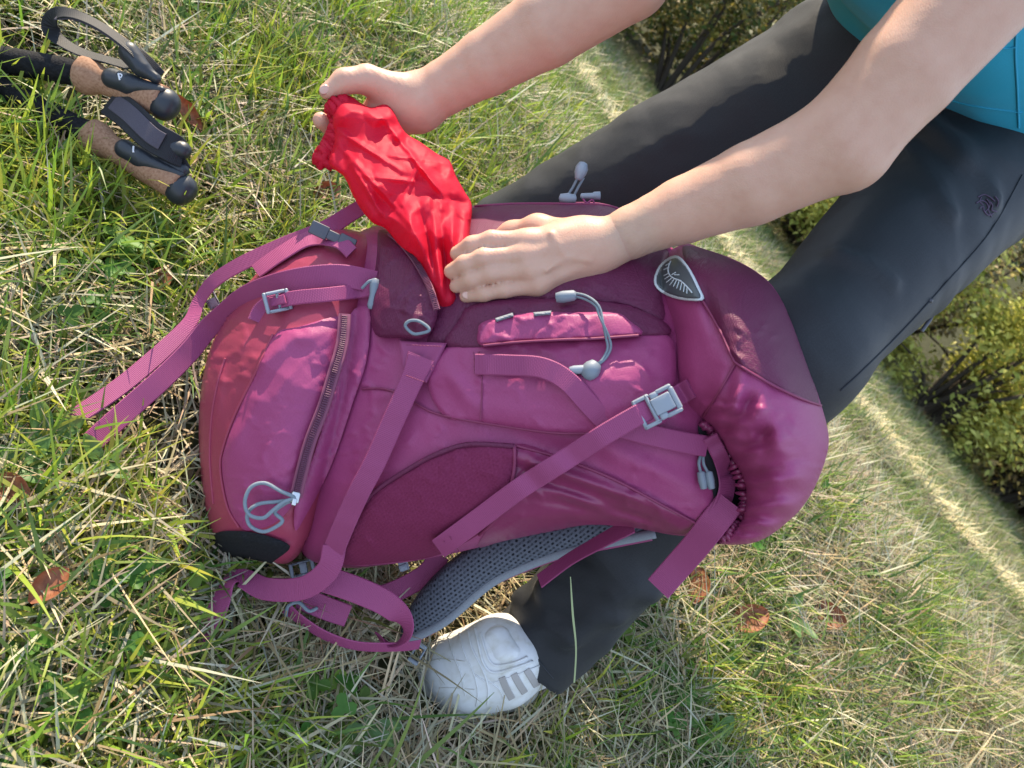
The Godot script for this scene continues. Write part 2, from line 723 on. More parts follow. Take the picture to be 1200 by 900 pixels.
func make_materials() -> void:
	noise.seed = 5
	noise.frequency = 1.0
	noise.fractal_octaves = 3
	fine.seed = 9
	fine.frequency = 1.0
	fine.fractal_octaves = 2
	crease.seed = 21
	crease.frequency = 1.0
	crease.noise_type = FastNoiseLite.TYPE_SIMPLEX_SMOOTH
	crease.fractal_type = FastNoiseLite.FRACTAL_RIDGED
	crease.fractal_octaves = 2
	var weave := relief_tex(64, 64, func(x, y): return 0.5 + 0.25 * sin(x * TAU / 8.0) * sin(y * TAU / 8.0) + (0.2 if x % 32 < 3 or y % 32 < 3 else 0.0), 4.0)
	var twill := relief_tex(64, 64, func(x, y): return 0.5 + 0.4 * sin((x + y) * TAU / 8.0), 3.0)
	var mesh_holes := relief_tex(64, 64, func(x, y): return 0.2 if Vector2(fmod(x, 16.0) - 7.5, fmod(y + (8 if int(x / 16.0) % 2 else 0), 16.0) - 7.5).length() < 4.6 else 0.8, 6.0)
	M.rib = relief_tex(32, 32, func(x, y): return 0.5 + 0.3 * sin(y * TAU / 8.0) + 0.12 * sin(x * TAU / 16.0 + (PI if int(y / 8.0) % 2 else 0.0)), 4.0)
	var pink := hue(0.34, 0.050, 0.158)
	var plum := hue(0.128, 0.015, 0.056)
	M.pink = cloth(pink, 0.44, weave, 0.008, 0.6, 0.09, 0.42)
	M.satin = cloth(hue(0.245, 0.031, 0.102), 0.36, weave, 0.008, 0.25, 0.06, 0.5)
	M.rose = cloth(hue(0.32, 0.040, 0.085), 0.44, weave, 0.008, 0.35, 0.06, 0.42)
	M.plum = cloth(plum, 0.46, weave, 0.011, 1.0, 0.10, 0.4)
	M.stretch = cloth(hue(0.18, 0.020, 0.068), 0.75, mesh_holes, 0.012, 0.9, 0.12, 0.3)
	M.web = webbing(hue(0.295, 0.050, 0.148))
	M.web_dark = webbing(hue(0.15, 0.018, 0.06))
	M.piping = plain(hue(0.22, 0.026, 0.085), 0.6)
	M.zip = plain(hue(0.13, 0.032, 0.075), 0.4)
	M.zip_tape = plain(hue(0.235, 0.062, 0.115), 0.7)
	M.black_pad = cloth(hue(0.012, 0.012, 0.015), 0.8, weave, 0.012, 0.5, 0.2, 0.3)
	M.air_mesh = cloth(hue(0.11, 0.12, 0.15), 0.7, mesh_holes, 0.016, 1.0, 0.15, 0.3)
	M.air_mesh.albedo_texture = ImageTexture.create_from_image(picture(64, 64, func(x, y): return hue(0.010, 0.011, 0.016) if Vector2(fmod(x, 16.0) - 7.5, fmod(y + (8 if int(x / 16.0) % 2 else 0), 16.0) - 7.5).length() < 4.4 else hue(0.115, 0.125, 0.155)))
	M.air_trim = cloth(hue(0.24, 0.26, 0.29), 0.8, weave, 0.012, 0.6, 0.1, 0.3)
	M.grey_plastic = plain(hue(0.28, 0.31, 0.36), 0.38)
	M.grey_rubber = plain(hue(0.20, 0.23, 0.27), 0.5)
	M.dark_plastic = plain(hue(0.08, 0.08, 0.10), 0.4)
	M.grey_cord = cloth(hue(0.22, 0.26, 0.30), 0.7, twill, 0.004, 0.8, 0.1, 0.3)
	M.metal = plain(hue(0.6, 0.6, 0.62), 0.3); M.metal.metallic = 0.9
	M.logo_dark = plain(hue(0.075, 0.085, 0.09), 0.35)
	M.logo_light = plain(hue(0.62, 0.66, 0.68), 0.4)
	M.red = cloth(hue(0.80, 0.018, 0.062), 0.55, weave, 0.010, 0.35, 0.05, 0.35)
	M.red.backlight_enabled = true
	M.red.backlight = hue(0.9, 0.03, 0.08)
	var pore := noise_tex(0.14, 31, [], 512, 3, 3.0)
	M.skin = plain(Color.WHITE, 0.46, 0.42)
	M.skin.albedo_texture = noise_tex(0.012, 33, [0.0, hue(0.55, 0.305, 0.215), 0.35, hue(0.585, 0.338, 0.243), 0.65, hue(0.60, 0.355, 0.257), 1.0, hue(0.63, 0.38, 0.28)], 512, 6)
	M.skin.uv1_triplanar = true
	M.skin.uv1_scale = Vector3.ONE * 9.0
	M.skin.normal_enabled = true
	M.skin.normal_texture = pore
	M.skin.normal_scale = 0.3
	M.skin.subsurf_scatter_enabled = true
	M.skin.subsurf_scatter_strength = 0.15
	M.nail = plain(hue(0.66, 0.40, 0.32), 0.3)
	M.trousers = cloth(hue(0.017, 0.0185, 0.023), 0.55, twill, 0.008, 0.5, 0.15, 0.42, 0.08)
	M.trouser_seam = plain(hue(0.02, 0.022, 0.027), 0.7)
	M.thread = plain(hue(0.075, 0.045, 0.085), 0.7)
	M.gap_shade = plain(hue(0.008, 0.009, 0.012), 0.8)  # near black, colours the shadow in the gap under the lid
	M.shirt = cloth(hue(0.018, 0.40, 0.60), 0.6, weave, 0.008, 0.4, 0.06, 0.4, 0.2)
	M.shirt_seam = plain(hue(0.014, 0.32, 0.50), 0.7)
	M.hair = plain(hue(0.10, 0.055, 0.03), 0.5)
	M.shoe = cloth(hue(0.68, 0.68, 0.68), 0.5, noise_tex(0.12, 41, [], 256, 2, 2.0), 0.05, 0.07, 0.05, 0.4)
	M.shoe.albedo_texture = noise_tex(0.010, 44, [0.0, hue(0.52, 0.50, 0.43), 0.25, hue(0.63, 0.62, 0.59), 0.45, hue(0.69, 0.69, 0.68), 1.0, hue(0.71, 0.71, 0.72)], 256, 6)
	M.shoe_dirty = plain(Color.WHITE, 0.75)
	M.shoe_dirty.albedo_texture = noise_tex(0.02, 43, [0.0, hue(0.30, 0.25, 0.17), 0.55, hue(0.55, 0.54, 0.50), 1.0, hue(0.70, 0.70, 0.69)], 256, 5)
	M.shoe_dirty.uv1_triplanar = true
	M.shoe_dirty.uv1_scale = Vector3.ONE * 12.0
	M.stripe = plain(hue(0.36, 0.335, 0.32), 0.55)
	M.foam = cloth(hue(0.010, 0.010, 0.012), 0.8, noise_tex(0.08, 45, [], 128, 3, 4.0), 0.03, 0.6, 0.2, 0.3)
	M.cork = plain(Color.WHITE, 0.75, 0.3)
	M.cork.albedo_texture = noise_tex(0.07, 47, [0.0, hue(0.16, 0.075, 0.04), 0.4, hue(0.33, 0.18, 0.11), 1.0, hue(0.44, 0.26, 0.17)], 256, 5)
	M.cork.uv1_triplanar = true
	M.cork.uv1_scale = Vector3.ONE * 14.0
	M.pole_plastic = plain(hue(0.022, 0.026, 0.035), 0.42)
	M.pole_shaft = plain(hue(0.03, 0.03, 0.035), 0.3); M.pole_shaft.metallic = 0.6
	M.strap_black = webbing(hue(0.010, 0.010, 0.014))
	M.strap_grey = cloth(hue(0.085, 0.075, 0.095), 0.8, weave, 0.008, 0.5, 0.1, 0.3)
	M.print = plain(hue(0.75, 0.77, 0.8), 0.5)
	M.dry_leaf = plain(Color.WHITE, 0.6)
	M.dry_leaf.albedo_texture = noise_tex(0.03, 51, [0.0, hue(0.12, 0.035, 0.013), 0.5, hue(0.27, 0.088, 0.034), 1.0, hue(0.40, 0.17, 0.075)], 256, 5)
	M.dry_leaf.uv1_triplanar = true
	M.dry_leaf.uv1_scale = Vector3.ONE * 20.0
	M.dry_leaf.backlight_enabled = true
	M.dry_leaf.backlight = hue(0.25, 0.09, 0.03)
	M.weed_leaf = plain(hue(0.075, 0.16, 0.04), 0.5)
	M.weed_leaf.backlight_enabled = true
	M.weed_leaf.backlight = hue(0.3, 0.4, 0.1)
	M.stalk = plain(hue(0.36, 0.42, 0.22), 0.5)
	M.bark = plain(hue(0.07, 0.055, 0.042), 0.9)
	M.soil = plain(Color.WHITE, 0.95, 0.2)
	M.soil.albedo_texture = noise_tex(0.02, 61, [0.0, hue(0.02, 0.017, 0.010), 0.5, hue(0.055, 0.055, 0.024), 1.0, hue(0.14, 0.125, 0.065)], 512, 6)
	M.soil.uv1_triplanar = true
	M.soil.uv1_world_triplanar = true
	M.soil.uv1_scale = Vector3.ONE * 2.2
	for kind in ["grass", "straw", "leaflet"]:
		var m := plain(Color.WHITE, {"grass": 0.42, "straw": 0.55, "leaflet": 0.5}[kind], 0.4)
		m.vertex_color_use_as_albedo = true
		m.backlight_enabled = true
		m.backlight = Color(0.9, 0.9, 0.9) if kind != "straw" else Color(0.5, 0.5, 0.5)
		M[kind] = m

# ---------------------------------------------------------------- ground
func ground_y(x: float, z: float) -> float:
	var s := -z
	var t := maxf(0.0, s - 1.25)
	var y := -0.28 * (t * t / (t + 0.25)) if t > 0.0 else 0.0
	if s > 7.0:
		var b := s - 7.0
		y += 0.28 * b * b / (b + 6.0)
	y += 0.02 * noise.get_noise_2d(x * 1.7, z * 1.7) + 0.008 * noise.get_noise_2d(x * 9.0 + 40.0, z * 9.0)
	return y

func make_ground() -> void:
	var s := Shape.new()
	var zs := []
	var xs := []
	var a := 1.6
	while a > -90.0:
		zs.append(a)
		a -= 0.04 if a > -2.6 else 0.04 + (-2.6 - a) * 0.09
	a = 0.0
	var half := []
	while a < 90.0:
		half.append(a)
		a += 0.04 if a < 1.6 else 0.04 + (a - 1.6) * 0.09
	for i in range(half.size() - 1, 0, -1): xs.append(-half[i])
	xs.append_array(half)
	for z in zs:
		for x in xs:
			s.vert(Vector3(x, ground_y(x, z), z), Vector2(x, z))
	var n := xs.size()
	for j in zs.size() - 1:
		for i in n - 1:
			var p := j * n + i
			s.quad(p, p + n, p + n + 1, p + 1)
	var o := put("meadow_ground", s.done(), M.soil)
	o.set_meta("kind", "structure")
	o.set_meta("label", "earth and thatch of the sloping meadow")

func _ready() -> void:
	view = Basis(Vector3.UP, 0.0) * Basis(Vector3.RIGHT, deg_to_rad(-PITCH)) * Basis(Vector3.BACK, deg_to_rad(ROLL))
	var cam := Camera3D.new()
	cam.name = "camera"
	cam.transform = Transform3D(view, EYE)
	cam.fov = rad_to_deg(2.0 * atan(450.0 / LENS))
	cam.near = 0.02
	cam.far = 400.0
	var lens := CameraAttributesPhysical.new()
	lens.frustum_focal_length = 24.0 * LENS / 900.0
	lens.frustum_focus_distance = 0.76
	lens.frustum_near = 0.05
	lens.frustum_far = 400.0
	lens.exposure_aperture = 9.0
	cam.attributes = lens
	add_child(cam)
	var env := Environment.new()
	env.background_mode = Environment.BG_SKY
	var sky := Sky.new()
	var sm := ProceduralSkyMaterial.new()
	sm.sky_top_color = Color(0.60, 0.69, 0.81)
	sm.sky_horizon_color = Color(0.88, 0.91, 0.94)
	sm.sky_curve = 0.18
	sm.ground_bottom_color = Color(0.2, 0.2, 0.14)
	sm.ground_horizon_color = Color(0.5, 0.52, 0.45)
	sm.energy_multiplier = 1.25
	sky.sky_material = sm
	env.sky = sky
	env.tonemap_mode = Environment.TONE_MAPPER_LINEAR
	env.tonemap_exposure = 1.9
	env.sdfgi_enabled = true
	env.ssao_enabled = true
	env.ssil_enabled = true
	var we := WorldEnvironment.new()
	we.name = "world_environment"
	we.environment = env
	add_child(we)
	var sun := DirectionalLight3D.new()
	sun.name = "sun"
	sun.light_energy = 1.6
	sun.light_color = Color(1.0, 0.93, 0.82)
	sun.light_angular_distance = 0.6
	sun.shadow_enabled = true
	var to_sun := Vector3(-0.70, 0.56, -0.54).normalized()
	sun.basis = Basis.looking_at(-to_sun, Vector3.UP)
	add_child(sun)
	make_materials()
	make_ground()
	make_bushes()
	make_person()
	make_pack()
	make_rain_cover()
	make_poles()
	make_leaves()
	make_weeds()
	make_grass()

# ---------------------------------------------------------------- the pack
func pack_depth(p: Vector2) -> float:      # the middle of the pack: its top leans a little nearer
	return 0.80 - 0.10 * clampf((p.x - 240.0) / 720.0, -0.2, 1.2) - 0.00010 * (p.y - 450.0)

# a fold or a dent: height of a soft ridge along a line on the sheet
func ridge(p: Vector2, a: Vector2, b: Vector2, width: float, height: float) -> float:
	var q := Geometry2D.get_closest_point_to_segment(p, a, b)
	var d := p.distance_to(q) / width
	if d > 2.6: return 0.0
	var t := a.distance_to(q) / maxf(a.distance_to(b), 1.0)
	return height * exp(-d * d) * (0.25 + 0.75 * sin(PI * clampf(t, 0.04, 0.96)))

var folds: Array = []

func fold_sum(p: Vector2) -> float:
	var s := 0.0
	for f in folds:
		if absf(p.x - f[5].x) < f[6] and absf(p.y - f[5].y) < f[6]:
			s += ridge(p, f[0], f[1], f[2], f[3])
	return s

func fold(x0: float, y0: float, x1: float, y1: float, w: float, h: float) -> void:
	var a := Vector2(x0, y0)
	var b := Vector2(x1, y1)
	folds.append([a, b, w, h, 0, (a + b) * 0.5, a.distance_to(b) * 0.5 + w * 3.0])

func cloth_relief(p: Vector2) -> float:
	var worn := crease.get_noise_2d(p.x * 0.016 + 0.008 * p.y + 11.0, p.y * 0.022 - 5.0)      # small sharp creases where the cloth is slack
	return 0.0050 * maxf(0.0, worn - 0.42) * smoothstep(-0.1, 0.35, noise.get_noise_2d(p.x * 0.008 + 20.0, p.y * 0.008)) + fold_sum(p) + 0.0018 * noise.get_noise_2d(p.x * 0.007, p.y * 0.008) + 0.0016 * (crease.get_noise_2d(p.x * 0.0055 - 0.003 * p.y + 70.0, p.y * 0.008) - 0.5)

func make_pack() -> void:
	var t := thing("backpack", "pink and plum hiking backpack leaning against the planted leg, its front pocket unzipped", "backpack", at(520, 470, 0.8))
	# folds of the cloth: x0 y0 x1 y1 width height
	for f in [[290, 440, 345, 395, 9, 0.006], [300, 470, 250, 560, 9, 0.005], [262, 420, 250, 500, 6, 0.005], [330, 400, 395, 385, 10, 0.004],
			[560, 500, 700, 540, 14, -0.006], [610, 535, 800, 605, 7, 0.006], [620, 555, 790, 622, 6, -0.006], [640, 572, 770, 622, 6, 0.005], [600, 545, 690, 600, 10, -0.005],
			[430, 470, 470, 455, 8, 0.004], [520, 430, 560, 480, 10, 0.004], [440, 500, 420, 560, 10, 0.004], [640, 460, 770, 430, 20, 0.005],
			[700, 520, 810, 570, 12, 0.005], [520, 400, 470, 440, 8, -0.004]]:
		fold(f[0], f[1], f[2], f[3], f[4], f[5])
	var main := stuffed(rounded(pg([392, 300, 430, 268, 470, 262, 520, 252, 560, 240, 640, 238, 715, 240, 770, 275, 810, 320, 850, 420, 860, 530, 845, 620, 800, 628, 740, 618, 690, 615, 640, 622, 583, 636, 515, 652, 450, 662, 395, 664, 350, 640, 345, 520, 360, 400])), 3.0, pack_depth, 0.115, 0.10, 0.40, cloth_relief)
	bodies.append(main[0])
	var low := stuffed(rounded(pg([405, 268, 440, 285, 438, 345, 432, 372, 428, 430, 410, 500, 388, 565, 366, 625, 338, 660, 300, 655, 258, 645, 243, 610, 235, 555, 233, 490, 240, 430, 258, 382, 288, 335, 320, 303, 350, 282, 378, 269])), 3.0, func(p): return pack_depth(p) - 0.012, 0.105, 0.09, 0.36, cloth_relief)
	bodies.append(low[0])
	var lid_relief := func(p: Vector2) -> float:
		var r := cloth_relief(p)
		var c := Vector2(832, 560)      # gathers fan out from the elastic hem
		var d := p - c
		var far := Vector2(p.x, clampf(p.y, 500, 632))
		var hem := 824.0 + 50.0 * sin(clampf((p.y - 495.0) / 140.0, 0, 1) * PI * 0.62 + 0.1)
		var run := p.x - hem
		if run > -6.0 and run < 110.0 and p.y > 470.0:
			var w := sin(p.y * 0.36 + 2.0 * noise.get_noise_2d(p.x * 0.02, p.y * 0.02) + d.y * run * 0.0004)
			r += 0.0046 * w * exp(-maxf(run, 0.0) / 34.0)
		return r
	for f in [[868, 425, 860, 520, 9, 0.009], [880, 440, 930, 560, 14, 0.010], [905, 455, 890, 560, 9, -0.006], [850, 430, 835, 500, 8, 0.005], [880, 520, 930, 600, 12, 0.005],
			[838, 500, 872, 452, 6, 0.007], [852, 520, 905, 470, 7, 0.007], [868, 545, 930, 510, 8, 0.007], [876, 570, 950, 555, 8, 0.006], [878, 592, 945, 590, 7, 0.006], [866, 612, 915, 618, 7, 0.005],
			[846, 512, 890, 455, 5, -0.006], [862, 535, 920, 490, 6, -0.006], [876, 560, 940, 535, 6, -0.006], [880, 582, 950, 575, 6, -0.005],
			[822, 330, 842, 400, 8, -0.005], [850, 340, 880, 400, 16, 0.005], [800, 390, 815, 480, 12, 0.005], [860, 600, 930, 585, 8, 0.004]]:
		fold(f[0], f[1], f[2], f[3], f[4], f[5])
	var lid := stuffed(rounded(pg([783, 296, 768, 318, 770, 348, 781, 374, 786, 404, 782, 443, 793, 474, 814, 490, 830, 502, 849, 528, 868, 557, 873, 584, 868, 606, 854, 624, 840, 637, 887, 635, 926, 609, 950, 580, 967, 540, 971, 510, 961, 470, 944, 422, 924, 368, 905, 335, 883, 316, 853, 301, 820, 290, 804, 285, 792, 290])), 3.0, func(p): return pack_depth(p) - 0.03, 0.115, 0.12, 0.42, lid_relief)
	bodies.append(lid[0])
	put("main_body", main[1], M.pink, t)
	put("bottom_compartment", low[1], M.rose, t)
	put("lid", lid[1], M.pink, t)
	make_pack_panels(t)
	make_pack_straps(t)
	make_pack_fittings(t)
	make_back_pad(t)

func sewn(t: Node3D, called: String, outline: Array, base: float, bulge: float, m: Material, relief = null, round_ := true, step := 3.0) -> MeshInstance3D:
	var o := rounded(pg(outline), 4) if round_ else pg(outline)
	return put(called, panel(o, base, bulge, step, 0.45, relief)[1], m, t)

func piping(t: Node3D, called: String, line: Array, lift: float, r: float, m: Material) -> MeshInstance3D:
	return put(called, cord(laid(pg(line), lift, 6), r, 8), m, t)

# a row of stitches beside a seam
func stitches(t: Node3D, line: Array, lift: float, m: Material) -> void:
	var s := Shape.new()
	var pts := laid(pg(line), lift, 24)
	var run := 0.0
	var start := pts[0]
	for i in range(1, pts.size()):
		run += pts[i].distance_to(pts[i - 1])
		if run > 0.0024:
			cord_into(s, PackedVector3Array([start, start.lerp(pts[i], 0.45) + (EYE - pts[i]).normalized() * 0.0003, start.lerp(pts[i], 0.8)]), [0.00035, 0.00045, 0.0003], 5)
			start = pts[i]
			run = 0.0
	put("stitching", s.done(), m, t)

# a zip: tape, two rows of teeth drawn as one closed coil, from first to last point
func zipper(t: Node3D, line: Array, width: float, lift: float) -> void:
	var z := put("zip", laid_band(pg(line), [width], [lift], 6), M.zip_tape, t)
	var pts := laid(pg(line), lift + 0.0036, 60)
	var s := Shape.new()
	var run := 0.0
	for i in range(1, pts.size()):
		run += pts[i].distance_to(pts[i - 1])
		if run > 0.0016:
			run = 0.0
			var d := (pts[i] - pts[i - 1]).normalized()
			var n := (EYE - pts[i]).normalized()
			var side := d.cross(n).normalized()
			box_into(s, pts[i], d * 0.0005, side * 0.0024, n * 0.0011, 0.0002)
	put("zip_teeth", s.done(), M.zip, z)
	for k in [-1.0, 1.0]:
		var e := PackedVector2Array()
		var p2 := pg(line)
		for i in p2.size():
			var d2 := (p2[mini(i + 1, p2.size() - 1)] - p2[maxi(i - 1, 0)]).normalized()
			e.append(p2[i] + Vector2(-d2.y, d2.x) * width * 0.30 * k)
		put("zip_stitching", cord(laid(e, lift + 0.0022, 6), 0.0005, 5), M.zip, z)

func make_pack_panels(t: Node3D) -> void:
	var wr := func(p: Vector2) -> float: return 0.0022 * maxf(0.0, crease.get_noise_2d(p.x * 0.015 + 0.009 * p.y - 40.0, p.y * 0.020) - 0.45) + 0.0010 * noise.get_noise_2d(p.x * 0.008, p.y * 0.006) + 0.0009 * (crease.get_noise_2d(p.x * 0.006 + 0.004 * p.y, p.y * 0.012) - 0.5)
	var calm := func(p: Vector2) -> float: return 0.0016 * noise.get_noise_2d(p.x * 0.010, p.y * 0.008)
	# front of the pack
	sewn(t, "upper_panel", [556, 244, 640, 240, 715, 242, 768, 276, 784, 300, 774, 334, 778, 374, 740, 358, 693, 352, 607, 350, 560, 358, 541, 374, 524, 400, 500, 404, 514, 368, 532, 342, 550, 300], 0.0025, 0.004, M.plum, wr)
	piping(t, "upper_seam", [556, 242, 600, 239, 660, 239, 716, 242, 745, 258, 770, 280], 0.003, 0.0013, M.piping)
	sewn(t, "pocket_surround", [520, 402, 537, 376, 552, 358, 607, 350, 693, 352, 740, 360, 776, 375, 786, 391, 751, 394, 700, 399, 607, 401, 563, 408, 540, 408], 0.006, 0.006, M.plum, wr)
	sewn(t, "pocket_panel", [512, 412, 540, 404, 563, 403, 607, 398, 693, 396, 751, 392, 783, 393, 792, 420, 788, 470, 772, 500, 705, 507, 647, 507, 563, 495, 520, 487, 500, 445], 0.004, 0.010, M.pink, wr)
	sewn(t, "pocket_flap", [560, 389, 569, 376, 624, 366, 680, 366, 722, 366, 738, 376, 752, 392, 693, 398, 607, 401, 564, 405], 0.017, 0.004, M.pink, calm, true, 2.5)
	piping(t, "pocket_zip_edge", [566, 405, 607, 401, 660, 398, 693, 397, 748, 393], 0.021, 0.0011, M.piping)
	for q in [[580, 373, 601, 366, 602, 371, 581, 378], [625, 366, 646, 364, 646, 369, 625, 371]]:
		sewn(t, "reflective_tab", q, 0.0235, 0.0, M.air_trim, null, false, 1.5)
	piping(t, "pocket_seam", [520, 487, 563, 495, 647, 507, 705, 507, 760, 502], 0.0055, 0.0012, M.piping)
	piping(t, "pocket_seam", [561, 412, 565, 450, 563, 492], 0.0125, 0.0007, M.piping)
	stitches(t, [555, 412, 556, 426, 556, 440], 0.0145, M.piping)
	# lower side
	sewn(t, "side_panel", [603, 520, 660, 536, 720, 560, 780, 592, 812, 612, 800, 626, 740, 618, 690, 615, 650, 622, 590, 634, 560, 640, 585, 600, 600, 560], 0.002, 0.003, M.satin, func(p: Vector2) -> float:
		var r := 0.0008 * noise.get_noise_2d(p.x * 0.03, p.y * 0.03)
		for q in [[606, 536, 0.0045, 6.0], [640, 556, -0.004, 5.0], [604, 566, 0.005, 7.0], [618, 584, -0.0045, 5.0], [590, 604, 0.004, 6.0], [640, 606, -0.003, 5.0]]:
			r += ridge(p, Vector2(q[0], q[1]), Vector2(808, 614), q[3], q[2])
		return r)
	piping(t, "side_seam", [604, 522, 660, 538, 720, 562, 780, 594, 815, 613], 0.004, 0.0012, M.piping)
	sewn(t, "mesh_pocket", [425, 592, 440, 575, 475, 552, 510, 533, 549, 521, 603, 522, 601, 560, 586, 600, 560, 627, 515, 650, 470, 658, 405, 662, 394, 645], 0.004, 0.007, M.stretch, wr)
	piping(t, "pocket_hem", [426, 591, 440, 575, 475, 552, 510, 533, 549, 521, 603, 523], 0.0065, 0.0022, M.plum)
	piping(t, "pocket_edge", [603, 523, 601, 560, 586, 600, 562, 627], 0.0065, 0.0016, M.piping)
	piping(t, "side_seam", [424, 456, 445, 455, 470, 462, 500, 480, 520, 487], 0.002, 0.0011, M.piping)
	# the unzipped opening, its plum flap folded out
	sewn(t, "opening_dark_patch", [462, 276, 500, 256, 556, 244, 556, 300, 545, 345, 515, 368, 498, 335, 478, 300], 0.002, 0.0, M.plum)  # flat plum patch standing in for the dark, shaded inside
	sewn(t, "zipped_flap", [444, 270, 460, 276, 484, 304, 504, 336, 513, 365, 500, 395, 468, 396, 440, 392, 434, 360, 438, 330, 442, 295], 0.010, 0.010, M.plum, wr, true, 2.5)
	zipper(t, [456, 272, 470, 284, 487, 306, 503, 335, 512, 363], 8.0, 0.0200)
	# bottom compartment
	sewn(t, "bottom_panel", [322, 392, 350, 383, 402, 371, 399, 405, 390, 437, 377, 478, 362, 515, 351, 555, 342, 592, 320, 614, 292, 622, 281, 616, 268, 593, 260, 549, 264, 523, 277, 487, 300, 438], 0.002, 0.007, M.pink, wr)
	piping(t, "bottom_seam", [320, 392, 298, 440, 275, 487, 262, 523, 258, 549, 266, 593, 280, 618], 0.0025, 0.0014, M.rose)
	piping(t, "bottom_seam", [264, 420, 255, 450, 248, 490, 246, 540, 250, 590], 0.0008, 0.0013, M.rose)
	sewn(t, "zip_cover", [410, 369, 433, 362, 430, 420, 414, 470, 394, 530, 376, 572, 358, 605, 346, 622, 346, 590, 362, 550, 384, 482, 400, 430], 0.004, 0.005, M.pink, wr)
	zipper(t, [404, 368, 401, 402, 391, 438, 379, 477, 364, 516, 354, 552, 347, 582], 15.0, 0.0128)
	sewn(t, "black_patch", [250, 628, 275, 622, 310, 627, 340, 640, 322, 657, 300, 672, 280, 672, 258, 662], 0.004, 0.004, M.black_pad)
	# lid
	sewn(t, "lid_panel", [800, 289, 822, 291, 853, 302, 883, 317, 905, 336, 924, 369, 944, 423, 960, 472, 939, 466, 905, 450, 863, 426, 858, 418, 844, 388, 823, 352, 806, 314], 0.0025, 0.004, M.plum, calm)
	piping(t, "lid_seam", [823, 352, 844, 388, 858, 419, 866, 428, 905, 451, 939, 467, 962, 475], 0.0035, 0.0011, M.piping)
	piping(t, "lid_seam", [862, 425, 845, 455, 824, 488], 0.0015, 0.0010, M.piping)
	var lg := sewn(t, "logo_patch", [791, 299, 772, 312, 767, 334, 788, 349, 823, 352, 820, 337, 806, 311], 0.0075, 0.0015, M.logo_light, null, true, 1.5)
	put("logo_field", panel(rounded(pg([791, 302, 774, 313, 769.5, 333, 789, 346.5, 820, 350, 817, 337, 804, 312]), 4), 0.0095, 0.0012, 1.5)[1], M.logo_dark, lg)
	var e := Shape.new()
	cord_into(e, laid(pg([786, 306, 783, 314, 784, 321, 789, 326, 797, 329, 804, 335, 811, 343]), 0.0112, 5), [0.0006], 5)
	for q in [[784, 320, 778, 323], [785, 323, 779, 327], [787, 326, 781, 331], [790, 327, 785, 334], [793, 328, 789, 336], [796, 329, 793, 338], [799, 331, 797, 340], [802, 334, 801, 342], [805, 337, 805, 344], [784, 313, 778, 316], [784, 309, 780, 311], [787, 322, 792, 319], [790, 322, 796, 322]]:
		cord_into(e, laid(pg(q), 0.0112, 3), [0.00045], 5)
	put("logo_emblem", e.done(), M.logo_light, lg)
	# gathered hem of the lid
	var hem := smooth2(pg([824, 497, 832, 505, 850, 529, 868, 558, 873, 584, 868, 605, 857, 621, 846, 632]), 10)
	rng.seed = 12
	var hs := Shape.new()
	cord_into(hs, laid(pg([824, 497, 832, 505, 850, 529, 868, 558, 873, 584, 868, 605, 857, 621, 846, 632]), 0.003, 6), [0.0032], 8)
	var i := 0
	while i < hem.size() - 1:          # the pleats that the elastic draws together
		var d := (hem[i + 1] - hem[i]).normalized()
		var sd := Vector2(-d.y, d.x).rotated(rng.randf_range(-0.5, 0.5))
		var c := hem[i] + sd * rng.randf_range(-1.5, 1.5)
		var l := rng.randf_range(5.0, 8.5)
		var zz := pack_z(hem[i]) - 0.0065
		cord_into(hs, smooth3(PackedVector3Array([at(c.x - sd.x * l, c.y - sd.y * l, zz + 0.0055), at(c.x - sd.x * l * 0.3, c.y - sd.y * l * 0.3, zz - rng.randf_range(0.0, 0.002)), at(c.x + sd.x * l * 0.4, c.y + sd.y * l * 0.4, zz), at(c.x + sd.x * l * 1.3, c.y + sd.y * l * 1.3, zz + 0.006)]), 3), [0.0008, 0.0014, 0.0019, 0.0021, 0.0022, 0.0022, 0.0021, 0.0019, 0.0014, 0.0008], 6)
		i += 2
	put("elastic_hem", hs.done(), M.satin, t)
	sewn(t, "hollow_shadow", [818, 498, 834, 512, 850, 536, 864, 562, 868, 588, 862, 606, 848, 622, 838, 616, 836, 580, 832, 560, 824, 530], 0.0035, 0.0, M.gap_shade)  # black sheet painted in for the shadow between body and lid hem

